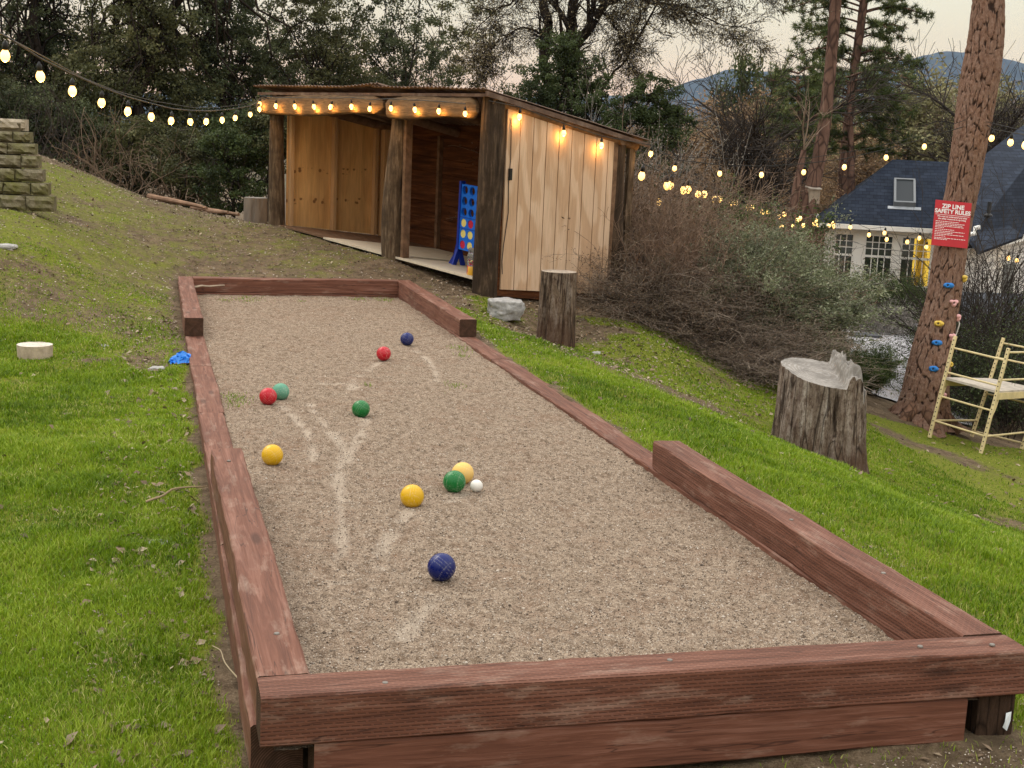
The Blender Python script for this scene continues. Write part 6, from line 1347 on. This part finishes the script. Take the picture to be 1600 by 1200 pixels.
for (n, xr, yr) in ((520000, (-2.6, .27), (2.35, 13.0)), (380000, (2.63, 7.5), (2.6, 13.5)), (40000, (.2, 2.8), (2.3, 3.44)), (50000, (3.5, 11), (8, 17)), (50000, (-3, 4), (11, 20))):
    P, g = scatter(n, xr, yr); dist = np.hypot(P[:, 0], P[:, 1]); tall = fbm(P[:, 0]*3, P[:, 1]*3, 401, 3)
    h = (.012+.034*tall)*(.55+.6*g)*rs.uniform(.6, 1.4, len(P)); h = np.where(P[:, 1] > 12, h*.7, h)
    tone = np.clip(fbm(P[:, 0]*1.8, P[:, 1]*1.8, 402, 4)*.75+.35*(fbm(P[:, 0]*9, P[:, 1]*9, 405, 2)-.5)+rs.normal(0, .16, len(P)), 0, .85); tone = np.where(rs.rand(len(P)) < .02+.10*(fbm(P[:, 0]*2.6, P[:, 1]*2.6, 406, 3) > .62), rs.uniform(.86, 1, len(P)), tone)
    blades(mb, P, h, .0016+.0004*dist, rs, tone=tone)
mgr = NM('grass_blade', .55, .25)
mgr.col(mgr.ramp(mgr.attr(), [(0, (.055, .106, .003)), (.3, (.132, .220, .006)), (.55, (.208, .308, .012)), (.8, (.31, .385, .035)), (1, (.46, .42, .16))])); mgr.transl(.35)
tag(mb.build('grass', mgr.m), 'short bright green grass on both sides of the bocce court', 'grass', kind='stuff')
# tufts inside the court
mb = MB()
for px, py, r_, n in ((385, 468, .12, 160), (350, 470, .05, 40), (470, 470, .04, 30), (560, 468, .08, 90), (600, 468, .09, 110), (365, 625, .09, 170), (372, 618, .05, 60), (718, 545, .07, 90), (722, 556, .04, 40), (710, 605, .07, 50), (575, 603, .03, 20)):
    c_ = onplane(px, py, SAND); q_ = np.stack([c_[0]+rs.normal(0, r_*.6, n), c_[1]+rs.normal(0, r_*1.2, n), np.zeros(n)], -1); q_ = q_[(q_[:, 0] > X0+.15) & (q_[:, 0] < X1-.15) & (q_[:, 1] < Y1-.16)]; q_[:, 2] = sandz(q_[:, 0], q_[:, 1])-.003
    blades(mb, q_, rs.uniform(.012, .032, len(q_)), .004, rs, .8, tone=rs.uniform(.1, .6, len(q_)))
tag(mb.build('weeds', mgr.m), 'sparse small weeds sprouting in the court gravel', 'weeds', kind='stuff')
# litter: dead leaves, wood chips and pebbles on the soil
mb = MB()
def litter(n, xr, yr, size, keep=None, flat=.35):
    x = rs.uniform(*xr, n); y = rs.uniform(*yr, n); k_ = ~incourt(x, y, .05)
    if keep is not None: k_ &= keep(x, y)
    x, y = x[k_], y[k_]; m = len(x); P = np.stack([x, y, ground(x, y)+size*.25], -1)
    az = rs.rand(m)*6.28; d = np.stack([np.cos(az), np.sin(az), rs.normal(0, flat, m)], -1); e = np.stack([-np.sin(az), np.cos(az), rs.normal(0, flat, m)], -1); L = (size*rs.uniform(.4, 1.4, m))[:, None]
    V = np.stack([P-d*L*.5, P+e*L*.28+up3*L*.08, P+d*L*.5, P-e*L*.28+up3*L*.08], 1); mb.add(V, np.arange(4*m).reshape(m, 4), np.repeat(rs.rand(m), 4))
litter(9000, (-3.5, 5.2), (11, 21), .035, lambda x, y: rs.rand(len(x)) > greenness(x, y)*1.6)
litter(900, (-.25, .27), (2.5, 12), .04); litter(240, (-2.2, .2), (2.6, 11), .045); litter(350, (2.65, 5), (3, 13), .04); litter(300, (.3, 3), (2.3, 3.4), .03); litter(2500, (3, 6.2), (11, 15), .04); litter(600, (5.5, 11), (9, 15), .05)
tag(mb.build('leaf_litter', leafmat('litter', (.10, .065, .04), (.22, .155, .10), (.38, .31, .22), 3, tr=.1)), 'scattered dead leaves and wood chips on the soil around the court and shed', 'leaf litter', kind='stuff')
mb = MB(); V, F, A = grains(14000, (-3.5, 5.2), (10.5, 20), lambda x, y: ground(x, y), .003, .012, 1.01); mb.add(V, F, A); V, F, A = grains(9000, (-.6, X0), (2.4, 13), lambda x, y: ground(x, y), .002, .006, 1.2); mb.add(V, F, A); V, F, A = grains(14000, (.1, 3.2), (2.3, 3.44), lambda x, y: ground(x, y), .002, .005, 1.2); mb.add(V, F, A)
V, F, A = grains(5000, (X1, X1+.5), (3.4, 14), lambda x, y: ground(x, y), .002, .006, 1.2); mb.add(V, F, A)
tag(mb.build('loose_soil', ms.m), 'loose pebbles and crumbs of soil along the timbers and around the shed', 'soil', kind='stuff')
# dead stems in front of the court
mb = MB(); c_ = onplane(1275, 1165, -.33)
for a_, b_ in (((1285, 1165), (1263, 1068)), ((1278, 1165), (1285, 1060)), ((1283, 1168), (1275, 1100)), ((1290, 1170), (1330, 1172))):
    p0, p1 = onplane(*a_, -.33), None; D_ = float((p0-CAM)@(MW@up3)); p1 = at(*b_, D_); t_ = np.linspace(0, 1, 8)[:, None]; P = p0+(p1-p0)*t_; P[:, 0] += .006*np.sin(t_[:, 0]*5); mb.tube(P, np.linspace(.0016, .0007, 8), 5)
tag(mb.build('dead_stems', simple('straw', (.40, .29, .19)), org=c_), 'thin dead straw stems standing before the front timber', 'dry stems')

# ---------------------------------------------------------------- haze
mb = MB(); mb.box(-2700, 3500, -62, 4250, -60, 330)
hz = NM('haze_air'); hz.t.nodes.remove(hz.p); pv_ = hz.n('ShaderNodeVolumePrincipled'); pv_.inputs['Color'].default_value = (.50, .68, 1.0, 1); pv_.inputs['Density'].default_value = .00007; pv_.inputs['Anisotropy'].default_value = .0
hz.l(pv_.outputs[0], hz.out.inputs['Volume'])
tag(mb.build('haze', hz.m), kind='stuff')
